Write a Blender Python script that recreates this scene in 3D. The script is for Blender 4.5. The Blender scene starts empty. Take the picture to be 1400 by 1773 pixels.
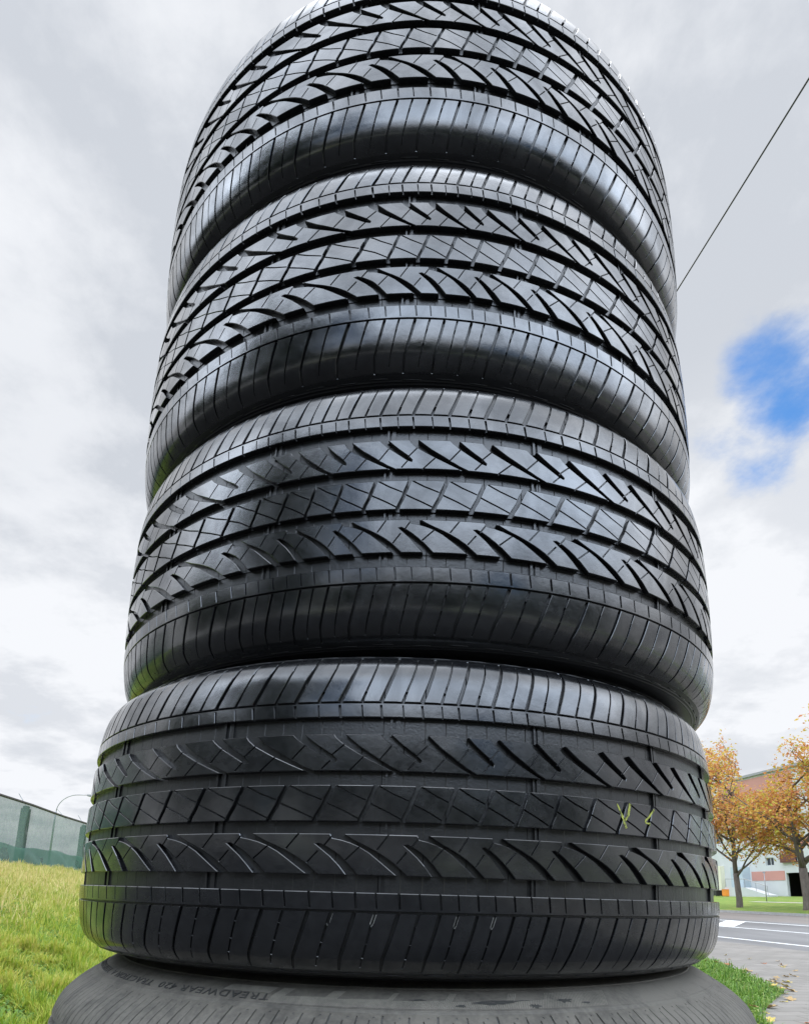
import bpy, math, random
import numpy as np
from mathutils import Vector, Matrix
from mathutils.geometry import delaunay_2d_cdt
rad = math.radians
scene = bpy.context.scene
COL = scene.collection

# ------------------------------------------------------------------ camera
CAM_H = 1.107
CAM = Vector((0.0, -0.8272, CAM_H))
cam_d = bpy.data.cameras.new('camera')
cam = bpy.data.objects.new('camera', cam_d); COL.objects.link(cam)
cam_d.sensor_fit = 'VERTICAL'; cam_d.sensor_height = 24.0; cam_d.sensor_width = 24.0
cam_d.lens = 1067.07 / 1773 * 24.0
cam_d.shift_y = 424.7 / 1773
cam_d.clip_start = 0.02; cam_d.clip_end = 6000
pt, rl, yw = 0.21578, -0.022497, -0.012451
r0 = Vector((math.cos(yw), -math.sin(yw), 0)); f0 = Vector((math.sin(yw), math.cos(yw), 0)); z0 = Vector((0, 0, 1))
u0 = -math.sin(pt) * f0 + math.cos(pt) * z0
fw = math.cos(pt) * f0 + math.sin(pt) * z0
Rv = math.cos(rl) * r0 - math.sin(rl) * u0
Uv = math.sin(rl) * r0 + math.cos(rl) * u0
m = Matrix((Rv, Uv, -fw)).transposed().to_4x4(); m.translation = CAM
cam.matrix_world = m
scene.camera = cam

# ------------------------------------------------------------------ light
scene.view_settings.view_transform = 'Standard'
scene.view_settings.look = 'None'
scene.view_settings.exposure = 0.0
scene.view_settings.gamma = 1.0
SUN_EL, SUN_AZ = 50.0, -14.0      # azimuth from +Y clockwise (towards +X)
sun_d = bpy.data.lights.new('sun', 'SUN'); sun_d.energy = 1.8; sun_d.angle = rad(12); sun_d.color = (1.0, .95, .87)
sun = bpy.data.objects.new('sun', sun_d); COL.objects.link(sun)
sd = Vector((math.sin(rad(SUN_AZ)) * math.cos(rad(SUN_EL)), math.cos(rad(SUN_AZ)) * math.cos(rad(SUN_EL)), math.sin(rad(SUN_EL))))
sun.rotation_euler = sd.to_track_quat('Z', 'Y').to_euler()
sun.location = (20, -20, 30)

world = bpy.data.worlds.new('World'); scene.world = world; world.use_nodes = True
wt = world.node_tree; wn = wt.nodes; wl = wt.links; wn.clear()
def N(nodes, typ, **kw):
    n = nodes.new(typ)
    for k, v in kw.items():
        if k == 'ins':
            for a, b in v.items(): n.inputs[a].default_value = b
        else: setattr(n, k, v)
    return n
def wmath(op, a, b=None, c=None, clamp=False):
    n = wn.new('ShaderNodeMath'); n.operation = op; n.use_clamp = clamp
    for i, x in enumerate((a, b, c)):
        if x is None: continue
        if isinstance(x, (int, float)): n.inputs[i].default_value = x
        else: wl.new(x, n.inputs[i])
    return n.outputs[0]
def wsmooth(x, a, b):
    n = wn.new('ShaderNodeMapRange'); n.interpolation_type = 'SMOOTHSTEP'
    wl.new(x, n.inputs['Value']); n.inputs['From Min'].default_value = a; n.inputs['From Max'].default_value = b
    return n.outputs['Result']
def wmix(f, a, b):
    n = wn.new('ShaderNodeMix'); n.data_type = 'RGBA'
    if isinstance(f, float): n.inputs[0].default_value = f
    else: wl.new(f, n.inputs[0])
    for i, x in ((6, a), (7, b)):
        if isinstance(x, tuple): n.inputs[i].default_value = x + (1,)
        else: wl.new(x, n.inputs[i])
    return n.outputs[2]
tc = wn.new('ShaderNodeTexCoord')
sep = wn.new('ShaderNodeSeparateXYZ'); wl.new(tc.outputs['Generated'], sep.inputs[0])
zz = wmath('ADD', wmath('MAXIMUM', sep.outputs[2], 0.0), 0.22)
px = wmath('DIVIDE', sep.outputs[0], zz); py = wmath('DIVIDE', sep.outputs[1], zz)
cmb = wn.new('ShaderNodeCombineXYZ'); wl.new(px, cmb.inputs[0]); wl.new(py, cmb.inputs[1])
def noise(scale, detail, rough, off, dist=0.0, vec=None):
    mp = wn.new('ShaderNodeMapping'); mp.inputs['Location'].default_value = off
    wl.new(vec or cmb.outputs[0], mp.inputs[0])
    n = wn.new('ShaderNodeTexNoise'); n.inputs['Scale'].default_value = scale; n.inputs['Detail'].default_value = detail
    n.inputs['Roughness'].default_value = rough; n.inputs['Distortion'].default_value = dist
    wl.new(mp.outputs[0], n.inputs['Vector']); return n.outputs['Fac']
def blob(d, inner, outer):      # 1 near direction d, falls to 0
    v = Vector(d).normalized()
    n = wn.new('ShaderNodeVectorMath'); n.operation = 'DOT_PRODUCT'
    nn = wn.new('ShaderNodeVectorMath'); nn.operation = 'NORMALIZE'; wl.new(tc.outputs['Generated'], nn.inputs[0])
    wl.new(nn.outputs[0], n.inputs[0]); n.inputs[1].default_value = v
    return wsmooth(n.outputs['Value'], math.cos(rad(outer)), math.cos(rad(inner)))
n1 = noise(1.5, 10, .55, (3.1, 1.7, 0), .05)
n2 = noise(3.8, 10, .60, (7.3, 4.2, 2), .1)
n3 = noise(.55, 4, .5, (1.3, 9.2, 5), .2)
sky = wn.new('ShaderNodeTexSky'); sky.sky_type = 'NISHITA'; sky.sun_disc = False
sky.sun_elevation = rad(SUN_EL); sky.sun_rotation = rad(SUN_AZ); sky.air_density = 1.0; sky.dust_density = .6
hsv = wn.new('ShaderNodeHueSaturation'); hsv.inputs['Saturation'].default_value = 1.45; hsv.inputs['Value'].default_value = 1.7
wl.new(sky.outputs[0], hsv.inputs['Color'])
# places where the cloud cover opens onto blue
open_r = blob((0.452, 0.64, 0.625), 0.0, 6.0)
open_r2 = blob((0.425, 0.69, 0.58), 0.0, 6.0)
open_l = blob((-0.52, 0.81, 0.265), 1.0, 7.0)
open_b = wmath('MULTIPLY', wsmooth(sep.outputs[1], -.2, -.7), wsmooth(n3, .5, .66))
hole = wmath('MAXIMUM', wmath('MULTIPLY', open_r, .57), wmath('MULTIPLY', open_r2, .33))
hole = wmath('MAXIMUM', hole, wmath('MULTIPLY', open_l, .12))
hole = wmath('MAXIMUM', hole, wmath('MULTIPLY', open_b, .7))
cov = wmath('SUBTRACT', wmath('ADD', wmath('MULTIPLY', n1, .45), wmath('MULTIPLY', n2, .9)), wmath('MULTIPLY', hole, .62))
cover = wsmooth(cov, .20, .48)
shade = wmath('ADD', wmath('MULTIPLY', n1, .5), wmath('MULTIPLY', n2, .5))
lit = wsmooth(shade, .40, .60)
dark = wmath('MAXIMUM', wmath('MULTIPLY', blob((-0.49, 0.72, 0.50), 2, 22), .32), wmath('MULTIPLY', blob((-.1, .55, .85), 5, 40), .15))
lit = wmath('SUBTRACT', lit, dark, clamp=True)
lit = wmath('ADD', lit, wmath('MULTIPLY', blob((0.47, 0.78, 0.40), 2, 20), .45), clamp=True)
lit = wmath('ADD', lit, wmath('MULTIPLY', blob((-0.48, 0.82, 0.31), 1, 15), .35), clamp=True)
cloud = wmix(lit, (6.4, 6.75, 7.35), (9.3, 9.5, 9.9))
# brightness added to the cloud overhead and behind the viewer for the tyre reflections
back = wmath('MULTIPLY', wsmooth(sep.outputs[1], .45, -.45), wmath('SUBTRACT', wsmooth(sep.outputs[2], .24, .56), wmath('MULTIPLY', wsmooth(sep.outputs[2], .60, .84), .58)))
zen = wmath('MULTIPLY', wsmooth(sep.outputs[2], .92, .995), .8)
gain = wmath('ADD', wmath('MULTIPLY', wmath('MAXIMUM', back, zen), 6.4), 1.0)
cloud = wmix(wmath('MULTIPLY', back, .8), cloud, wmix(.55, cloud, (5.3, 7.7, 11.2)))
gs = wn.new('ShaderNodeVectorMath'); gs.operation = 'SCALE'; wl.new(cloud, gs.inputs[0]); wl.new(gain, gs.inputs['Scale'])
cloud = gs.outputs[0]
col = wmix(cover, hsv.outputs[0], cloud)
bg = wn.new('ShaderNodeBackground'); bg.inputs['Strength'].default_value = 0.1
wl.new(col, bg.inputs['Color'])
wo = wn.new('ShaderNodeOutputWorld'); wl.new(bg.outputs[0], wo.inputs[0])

# ------------------------------------------------------------------ helpers
def mat(name, build):
    mt = bpy.data.materials.new(name); mt.use_nodes = True
    nt = mt.node_tree; b = nt.nodes['Principled BSDF']
    build(nt, nt.nodes, nt.links, b); return mt
def nz(nt, scale, detail=4, rough=.55, coord='Object', stretch=None, dist=0):
    tcn = nt.nodes.new('ShaderNodeTexCoord'); n = nt.nodes.new('ShaderNodeTexNoise')
    n.inputs['Scale'].default_value = scale; n.inputs['Detail'].default_value = detail; n.inputs['Roughness'].default_value = rough
    n.inputs['Distortion'].default_value = dist
    if stretch:
        mp = nt.nodes.new('ShaderNodeMapping'); mp.inputs['Scale'].default_value = stretch
        nt.links.new(tcn.outputs[coord], mp.inputs[0]); nt.links.new(mp.outputs[0], n.inputs['Vector'])
    else: nt.links.new(tcn.outputs[coord], n.inputs['Vector'])
    return n.outputs['Fac']
def ramp(nt, src, stops):
    r = nt.nodes.new('ShaderNodeValToRGB'); e = r.color_ramp.elements
    while len(e) < len(stops): e.new(.5)
    for i, (p, c) in enumerate(stops):
        e[i].position = p; e[i].color = (tuple(c) + (1,)) if len(c) == 3 else c
    nt.links.new(src, r.inputs[0]); return r.outputs[0]
def mrange(nt, src, a, b, c, d):
    n = nt.nodes.new('ShaderNodeMapRange'); nt.links.new(src, n.inputs['Value'])
    for k, v in (('From Min', a), ('From Max', b), ('To Min', c), ('To Max', d)): n.inputs[k].default_value = v
    return n.outputs['Result']
def bump(nt, b, src, strength, dist):
    n = nt.nodes.new('ShaderNodeBump'); n.inputs['Strength'].default_value = strength; n.inputs['Distance'].default_value = dist
    nt.links.new(src, n.inputs['Height']); nt.links.new(n.outputs[0], b.inputs['Normal'])
def simple(name, col, rough=.6, metal=0, var=.12, scale=6):
    def f(nt, nodes, links, b):
        c0 = tuple(max(0, x * (1 - var)) for x in col); c1 = tuple(min(1, x * (1 + var)) for x in col)
        links.new(ramp(nt, nz(nt, scale, 6), [(.3, c0), (.7, c1)]), b.inputs['Base Color'])
        b.inputs['Roughness'].default_value = rough; b.inputs['Metallic'].default_value = metal
    return mat(name, f)
def link(name, me, mats, parent=None):
    if not isinstance(mats, (list, tuple)): mats = [mats]
    for x in mats:
        if x and x.name not in [q.name for q in me.materials if q]: me.materials.append(x)
    o = bpy.data.objects.new(name, me); COL.objects.link(o)
    if parent: o.parent = parent
    return o
def empty(name, loc=(0, 0, 0), rot=(0, 0, 0)):
    o = bpy.data.objects.new(name, None); COL.objects.link(o); o.location = loc; o.rotation_euler = rot
    o.empty_display_size = .1; return o
def tag(o, label=None, cat=None, group=None, kind=None):
    if label: o['label'] = label
    if cat: o['category'] = cat
    if group: o['group'] = group
    if kind: o['kind'] = kind
    return o
def mesh_np(name, verts, faces, smooth=False, mat_idx=None):
    me = bpy.data.meshes.new(name)
    me.from_pydata([tuple(v) for v in verts], [], [tuple(f) for f in faces])
    if smooth: me.polygons.foreach_set('use_smooth', np.ones(len(me.polygons), bool))
    if mat_idx is not None: me.polygons.foreach_set('material_index', np.asarray(mat_idx, np.int32))
    me.update(); return me
class MB:
    def __init__(s): s.v = []; s.f = []
    def box(s, c, size, rot=None):
        i = len(s.v); hx, hy, hz = [x / 2 for x in size]
        for dx, dy, dz in ((-1,-1,-1),(1,-1,-1),(1,1,-1),(-1,1,-1),(-1,-1,1),(1,-1,1),(1,1,1),(-1,1,1)):
            p = Vector((dx*hx, dy*hy, dz*hz))
            if rot is not None: p = rot @ p
            s.v.append(tuple(p + Vector(c)))
        for f in ((0,3,2,1),(4,5,6,7),(0,1,5,4),(1,2,6,5),(2,3,7,6),(3,0,4,7)): s.f.append(tuple(i+k for k in f))
    def tube(s, pts, rads, seg=8, cap=True):
        pts = [Vector(p) for p in pts]
        if isinstance(rads, (int, float)): rads = [rads] * len(pts)
        i0 = len(s.v); prev = None
        for k, p in enumerate(pts):
            d = (pts[min(k+1, len(pts)-1)] - pts[max(k-1, 0)]).normalized()
            if prev is None:
                a = d.orthogonal().normalized()
            else:
                a = (prev - d * prev.dot(d)).normalized()
            prev = a; b = d.cross(a)
            for j in range(seg):
                t = 2*math.pi*j/seg
                s.v.append(tuple(p + (a*math.cos(t) + b*math.sin(t)) * rads[k]))
        for k in range(len(pts)-1):
            for j in range(seg):
                j2 = (j+1) % seg
                s.f.append((i0+k*seg+j, i0+k*seg+j2, i0+(k+1)*seg+j2, i0+(k+1)*seg+j))
        if cap:
            s.f.append(tuple(i0+j for j in reversed(range(seg)))); e = i0+(len(pts)-1)*seg
            s.f.append(tuple(e+j for j in range(seg)))
    def quad(s, *p):
        i = len(s.v); s.v += [tuple(x) for x in p]; s.f.append(tuple(range(i, i+len(p))))
    def build(s, name, m, parent=None, smooth=False):
        return link(name, mesh_np(name, s.v, s.f, smooth), m, parent)

# world frame along the road: n = across (to the right), t = along
DN = Vector((.98, .2, 0)).normalized(); DT = Vector((-.2, .98, 0)).normalized()
def nt2w(n, t, z=0): 
    p = DN * n + DT * t; return Vector((p.x, p.y, z))
HB = [(-3000,1.6),(-60,1.6),(-12,1.6),(-8.6,1.58),(-7.4,1.50),(-6.2,1.27),(-5,.93),(-4,.62),(-3,.33),(-2.2,.14),(-1.5,.04),(-1,0),(0,0),(4,0),(8,0),(11.6,0),(12.9,.0),(17,.07),(20,.14),(24,.25),(27,.33),(27.15,.33),(28,.44),(30,.62),(34,.85),(40,1.15),(46,1.45),(48,1.55),(52,1.6),(90,1.7),(3000,1.7)]
def hz(n):
    return float(np.interp(n, [a for a, b in HB], [b for a, b in HB]))

# ------------------------------------------------------------------ ground
def ground_mat():
    def f(nt, nodes, links, b):
        a = nz(nt, 1.3, 8, .65); c = nz(nt, 14, 6, .7)
        mx = nodes.new('ShaderNodeMath'); mx.operation = 'MULTIPLY_ADD'; links.new(c, mx.inputs[0]); mx.inputs[1].default_value = .5; links.new(a, mx.inputs[2])
        links.new(ramp(nt, mx.outputs[0], [(.50, (.06, .13, .014)), (.70, (.13, .22, .025)), (.92, (.25, .27, .06))]), b.inputs['Base Color'])
        b.inputs['Roughness'].default_value = .95
        bump(nt, b, c, .8, .05)
    return mat('soil_and_turf', f)
M_ground = ground_mat()
tb = [-3000,-600,-150,-60,-30,-15,-8,-4,0,4,8,12,16,20,25,30,35,40,45,50,55,60,70,90,150,600,3000]
gv = []; gf = []
for n, z in HB:
    for t in tb: gv.append(nt2w(n, t, z - (0.0)))
nt_ = len(tb)
for i in range(len(HB)-1):
    for j in range(nt_-1): gf.append((i*nt_+j, (i+1)*nt_+j, (i+1)*nt_+j+1, i*nt_+j+1))
ground = link('ground', mesh_np('ground', gv, gf), M_ground); tag(ground, kind='structure')

def strip(name, m, n0, n1, t0, t1, lift, parent=None, kind='structure', tn=40):
    """ a sheet lying on the terrain between two offsets """
    nb = sorted({n0, n1} | {a for a, b in HB if n0 < a < n1})
    v = []; f = []
    ts = np.linspace(t0, t1, tn)
    for n in nb:
        for t in ts: v.append(nt2w(n, t, hz(n) + lift))
    for i in range(len(nb)-1):
        for j in range(tn-1): f.append((i*tn+j, (i+1)*tn+j, (i+1)*tn+j+1, i*tn+j+1))
    o = link(name, mesh_np(name, v, f), m, parent)
    if kind: tag(o, kind=kind)
    return o
def asph(name, c0, c1):
    def f(nt, nodes, links, b):
        a = nz(nt, .5, 6, .6, stretch=(1, .25, 1)); c = nz(nt, 90, 3)
        mx = nodes.new('ShaderNodeMath'); mx.operation = 'MULTIPLY_ADD'; links.new(c, mx.inputs[0]); mx.inputs[1].default_value = .4; links.new(a, mx.inputs[2])
        links.new(ramp(nt, mx.outputs[0], [(.45, c0), (.95, c1)]), b.inputs['Base Color'])
        b.inputs['Roughness'].default_value = .85; bump(nt, b, c, .3, .004)
    return mat(name, f)
M_road = asph('asphalt', (.085, .083, .083), (.185, .181, .178))
M_shoulder = asph('brown_asphalt', (.12, .105, .095), (.19, .168, .152))
M_line = mat('road_paint', lambda nt, nodes, links, b: (links.new(ramp(nt, nz(nt, 7, 9, .75), [(.34, (.26, .26, .27)), (.44, (.66, .66, .65)), (.7, (.80, .80, .79))]), b.inputs['Base Color']), setattr(b.inputs['Roughness'], 'default_value', .7)))
strip('road', M_road, 11.6, 21.5, -200, 500, .004)
strip('road_shoulder', M_shoulder, 21.5, 27, -200, 500, .005)
strip('road_line', M_line, 12.8, 12.98, -200, 500, .009)
strip('road_line', M_line, 16.9, 17.08, -200, 500, .009)
strip('road_line', M_line, 20.3, 20.5, -200, 500, .009)
mb = MB()
for k in range(-3, 26):
    t = 14 + k * 7.0
    pts = []
    for n, tt in ((17.12, t), (17.12, t + 1.2), (20.26, t + 4.4), (20.26, t + 3.2)):
        pts.append(nt2w(n, tt, hz(n) + .010))
    mb.quad(pts[0], pts[3], pts[2], pts[1])
tag(mb.build('road_hatching', M_line), kind='structure')
M_dark_ground = asph('dark_asphalt_for_reflections', (.018, .018, .019), (.034, .034, .034))
strip('added_dark_ground', M_dark_ground, -7.4, 3.4, -60, 1.6, .007)  # dark ground added out of view so the tyres reflect dark below
# kerb of the far verge
mb = MB()
for k in range(0, 120):
    t = -20 + k * 1.0
    mb.box(nt2w(27.08, t + .5, .33 + .06), (.14, .985, .16), Matrix.Rotation(math.atan2(DN.y, DN.x), 3, 'Z'))
tag(mb.build('kerb', simple('kerb_concrete', (.36, .35, .33), .8)), kind='structure')

# pavement with small grey pavers; its edge towards the grass wanders
EDGE = [(-40, 3.4), (-2, 3.4), (3.5, 3.75), (4.5, 4.2), (5.25, 4.9), (6.1, 5.9), (7.7, 6.7), (9, 7.25), (10.7, 8.0), (40, 8.2), (400, 8.2)]
def edge(t): return float(np.interp(t, [a for a, b in EDGE], [b for a, b in EDGE]))
def paver_mat():
    def f(nt, nodes, links, b):
        tcn = nodes.new('ShaderNodeTexCoord'); mp = nodes.new('ShaderNodeMapping')
        mp.inputs['Rotation'].default_value = (0, 0, -math.atan2(DN.y, DN.x) + rad(3))
        links.new(tcn.outputs['Object'], mp.inputs[0])
        br = nodes.new('ShaderNodeTexBrick'); links.new(mp.outputs[0], br.inputs['Vector'])
        br.inputs['Scale'].default_value = 1; br.inputs['Brick Width'].default_value = .42; br.inputs['Row Height'].default_value = .21
        br.inputs['Mortar Size'].default_value = .009; br.inputs['Mortar Smooth'].default_value = .3; br.inputs['Bias'].default_value = 0
        br.inputs['Color1'].default_value = (.185, .172, .157, 1); br.inputs['Color2'].default_value = (.235, .217, .198, 1); br.inputs['Mortar'].default_value = (.12, .11, .095, 1)
        s = ramp(nt, nz(nt, 1.2, 8, .7), [(.35, (.78, .78, .76)), (.7, (1, 1, 1))])
        mx = nodes.new('ShaderNodeMix'); mx.data_type = 'RGBA'; mx.blend_type = 'MULTIPLY'; mx.inputs[0].default_value = 1
        links.new(br.outputs['Color'], mx.inputs[6]); links.new(s, mx.inputs[7]); links.new(mx.outputs[2], b.inputs['Base Color'])
        b.inputs['Roughness'].default_value = .85; bump(nt, b, br.outputs['Fac'], -.5, .006)
    return mat('pavers', f)
v = []; f = []
ts = list(np.linspace(-40, 3.5, 12)) + list(np.linspace(3.6, 11, 60)) + list(np.linspace(12, 300, 20))
rng = random.Random(4)
for t in ts:
    e = edge(t) + (rng.uniform(-.04, .04) if 3 < t < 12 else 0)
    v.append(nt2w(e, t, .006)); v.append(nt2w(11.6, t, .006))
for i in range(len(ts)-1): f.append((2*i, 2*i+1, 2*i+3, 2*i+2))
tag(link('pavement', mesh_np('pavement', v, f), paver_mat()), kind='structure')

# ------------------------------------------------------------------ tyres
def catmull(P, n=12):
    P = np.array(P, float); out = []
    Q = np.vstack([2*P[0]-P[1], P, 2*P[-1]-P[-2]])
    for i in range(1, len(Q)-2):
        for k in range(n):
            t = k / n
            out.append(.5*((2*Q[i]) + (-Q[i-1]+Q[i+1])*t + (2*Q[i-1]-5*Q[i]+4*Q[i+1]-Q[i+2])*t*t + (-Q[i-1]+3*Q[i]-3*Q[i+1]+Q[i+2])*t**3))
    out.append(Q[-2]); return np.array(out)
class Prof:
    """ half profile (z, r) in mm from the crown outwards, mirrored; arc length v """
    def __init__(s, pts):
        c = catmull(pts)
        L = np.concatenate([[0], np.cumsum(np.hypot(*np.diff(c, axis=0).T))])
        s.c, s.L = c, L
        d = np.gradient(c, L, axis=0); s.d = d / np.linalg.norm(d, axis=1)[:, None]
    def __call__(s, v):
        v = np.asarray(v, float); a = np.abs(v); sg = np.where(v < 0, -1.0, 1.0)
        z = np.interp(a, s.L, s.c[:, 0]) * sg; r = np.interp(a, s.L, s.c[:, 1])
        dz = np.interp(a, s.L, s.d[:, 0]); dr = np.interp(a, s.L, s.d[:, 1])
        nr = dz; nzz = -dr * sg           # outward normal
        ln = np.hypot(nr, nzz); return z, r, nr/ln, nzz/ln
def v_of_z(P, z):
    k = int(np.argmax(P.c[:, 0])); return float(np.interp(z, P.c[:k, 0], P.L[:k]))

def inside(poly, pts, eps=1e-3):
    """ points inside or on polygon """
    x, y = pts[:, 0], pts[:, 1]; n = len(poly); c = np.zeros(len(pts), bool); on = np.zeros(len(pts), bool)
    for i in range(n):
        x1, y1 = poly[i]; x2, y2 = poly[(i+1) % n]
        cond = (y1 > y) != (y2 > y)
        with np.errstate(divide='ignore', invalid='ignore'):
            xi = (x2-x1)*(y-y1)/((y2-y1) if y2 != y1 else 1e-12)+x1
        c ^= cond & (x < xi)
        dx, dy = x2-x1, y2-y1; l2 = dx*dx+dy*dy
        if l2 < 1e-12: continue
        t = np.clip(((x-x1)*dx+(y-y1)*dy)/l2, 0, 1)
        on |= np.hypot(x-x1-t*dx, y-y1-t*dy) < eps
    return c | on, on
def offset(poly, d):
    """ outward offset of a simple polygon """
    P = np.array(poly, float); n = len(P)
    area = .5*np.sum(P[:, 0]*np.roll(P[:, 1], -1)-np.roll(P[:, 0], -1)*P[:, 1]); sg = 1 if area > 0 else -1
    out = []
    for i in range(n):
        a, b, c = P[i-1], P[i], P[(i+1) % n]
        e1 = (b-a)/np.linalg.norm(b-a); e2 = (c-b)/np.linalg.norm(c-b)
        n1 = np.array([e1[1], -e1[0]])*sg; n2 = np.array([e2[1], -e2[0]])*sg
        k = n1+n2; kk = k.dot(k)
        if kk < .35: mvec = (n1+n2)/max(np.sqrt(kk), 1e-6)*1.7
        else: mvec = 2*k/kk
        out.append(tuple(b+mvec*d))
    return out
def stroke(pts, w):
    """ polygon of a polyline; w a number or a list of full widths """
    P = np.array(pts, float); n = len(P); w = [w]*n if isinstance(w, (int, float)) else w
    L, R = [], []
    for i in range(n):
        d = P[min(i+1, n-1)]-P[max(i-1, 0)]; d /= np.linalg.norm(d); nn = np.array([-d[1], d[0]])
        L.append(tuple(P[i]+nn*w[i]/2)); R.append(tuple(P[i]-nn*w[i]/2))
    return L+R[::-1]

def cell_mesh(W, vmin, vmax, grooves, bands, bars, us, vs, depth_scale):
    """ grooves: (poly, depth, chamfer); bands: (v0, v1, depth, chamfer); returns tris (k,3,3)=(u,v,depth), kind """
    verts, edges = [], []
    def seg_poly(p):
        i = len(verts); verts.extend(Vector(q) for q in p); n = len(p)
        edges.extend((i+k, i+(k+1) % n) for k in range(n))
    polys = []
    for p, d, ch in grooves:
        for sh in (-W, 0, W):
            q = [(a+sh, b) for a, b in p]
            xs = [a for a, b in q]
            if max(xs) < -2 or min(xs) > W+2: continue
            polys.append((q, d)); seg_poly(q)
            if ch: seg_poly(offset(q, ch))
    for v0, v1, d, ch in bands:
        q = [(-3, v0), (W+3, v0), (W+3, v1), (-3, v1)]
        polys.append((q, d))
        for y in (v0, v1) + ((v0-ch, v1+ch) if ch else ()):
            i = len(verts); verts.extend([Vector((-3, y)), Vector((W+3, y))]); edges.append((i, i+1))
    barp = []
    for q, d in bars: barp.append((q, d)); seg_poly(q)
    for u in us:
        i = len(verts); verts.extend([Vector((u, vmin)), Vector((u, vmax))]); edges.append((i, i+1))
    for y in list(vs)+[vmin, vmax]:
        i = len(verts); verts.extend([Vector((-3, y)), Vector((W+3, y))]); edges.append((i, i+1))
    r = delaunay_2d_cdt(verts, edges, [], 0, 1e-4, False)
    V = np.array([(a[0], a[1]) for a in r[0]]); F = np.array([tuple(x) for x in r[2]])
    cen = V[F].mean(1)
    a2 = np.cross(V[F][:, 1]-V[F][:, 0], V[F][:, 2]-V[F][:, 0])
    keep = (cen[:, 0] > 0) & (cen[:, 0] < W) & (cen[:, 1] > vmin) & (cen[:, 1] < vmax) & (np.abs(a2) > 1e-7)
    F = F[keep]; cen = cen[keep]; a2 = a2[keep]
    F = np.where((a2 < 0)[:, None], F[:, ::-1], F)
    dep = np.zeros(len(F)); vch = np.zeros(len(V)); 
    for p, d in polys:
        lo = np.array(p).min(0)-.01; hi = np.array(p).max(0)+.01
        s = np.where(((cen >= lo) & (cen <= hi)).all(1))[0]
        if len(s):
            ins, _ = inside(p, cen[s]); dep[s[ins]] = np.maximum(dep[s[ins]], d)
        s = np.where(((V >= lo) & (V <= hi)).all(1))[0]
        if len(s):
            ins, on = inside(p, V[s]); vch[s[ins]] = 1
    for p, d in barp:
        ins, _ = inside(p, cen); dep[ins & (dep > d)] = d
    # vertex sets that do not touch a groove edge keep zero chamfer
    CH = .42
    topv = -CH * vch
    # walls
    emap = {}
    tris, kinds = [], []
    for fi, f_ in enumerate(F):
        d = dep[fi]
        if d == 0:
            tri = [(V[k][0], V[k][1], topv[k]) for k in f_]; kind = 0 if max(vch[k] for k in f_) == 0 else 1
        else:
            tri = [(V[k][0], V[k][1], -max(CH+.1, d*depth_scale(V[k][1]))) for k in f_]; kind = 2
        tris.append(tri); kinds.append(kind)
        for k in range(3):
            a, b = f_[k], f_[(k+1) % 3]
            emap.setdefault((min(a, b), max(a, b)), []).append((fi, tri[k], tri[(k+1) % 3]))
    for e, L in emap.items():
        if len(L) != 2: continue
        (fa, a0, a1), (fb, b0, b1) = L          # b runs the other way
        if abs(a0[2]-b1[2]) < 1e-6 and abs(a1[2]-b0[2]) < 1e-6: continue
        if a0[2]+a1[2] < b0[2]+b1[2]: a0, a1, b0, b1 = b0, b1, a0, a1
        # a is higher; wall hangs from a down to b, facing the groove (right side of a0->a1 seen from the top)
        tris.append([a0, b1, b0]); kinds.append(3)
        tris.append([a0, b0, a1]); kinds.append(3)
    return np.array(tris), np.array(kinds)

def wrap(P, cells, W, starts, lens, outward_shift=0):
    """ wrap cells around the axis -> position arrays, kinds, corner normals """
    pos, nor, kin = [], [], []
    for (tr, kd), a0, ln in zip(cells, starts, lens):
        u, v, d = tr[..., 0], tr[..., 1], tr[..., 2]
        th = np.radians(a0+u/W*ln)
        z, r, nr, nz_ = P(v)
        r = r+nr*d; z = z+nz_*d
        p = np.stack([r*np.sin(th), -r*np.cos(th), z], -1)/1000
        na = np.stack([nr*np.sin(th), -nr*np.cos(th), nz_], -1)
        fn = np.cross(p[:, 1]-p[:, 0], p[:, 2]-p[:, 0]); fn /= np.maximum(np.linalg.norm(fn, axis=1), 1e-12)[:, None]
        n_ = np.repeat(fn[:, None, :], 3, 1)
        top = (kd == 0) | (kd == 2); n_[top] = na[top]
        pos.append(p); nor.append(n_); kin.append(kd)
    return np.concatenate(pos), np.concatenate(nor), np.concatenate(kin)
def tri_mesh(name, pos, nor, midx, uv=None):
    flat = pos.reshape(-1, 3); key = np.round(flat*2e5).astype(np.int64)
    _, idx, inv = np.unique(key, axis=0, return_index=True, return_inverse=True)
    inv = inv.ravel(); V = flat[idx]; F = inv.reshape(-1, 3)
    ok = (F[:, 0] != F[:, 1]) & (F[:, 1] != F[:, 2]) & (F[:, 0] != F[:, 2])
    F = F[ok]; nor = nor[ok]; midx = midx[ok]
    me = bpy.data.meshes.new(name)
    me.vertices.add(len(V)); me.vertices.foreach_set('co', V.astype(np.float32).ravel())
    me.loops.add(len(F)*3); me.loops.foreach_set('vertex_index', F.astype(np.int32).ravel())
    me.polygons.add(len(F)); me.polygons.foreach_set('loop_start', (np.arange(len(F))*3).astype(np.int32))
    me.polygons.foreach_set('loop_total', np.full(len(F), 3, np.int32))
    me.polygons.foreach_set('material_index', midx.astype(np.int32))
    me.polygons.foreach_set('use_smooth', np.ones(len(F), bool))
    me.update(calc_edges=True)
    me.normals_split_custom_set(nor.reshape(-1, 3).astype(np.float32))
    return me

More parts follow.
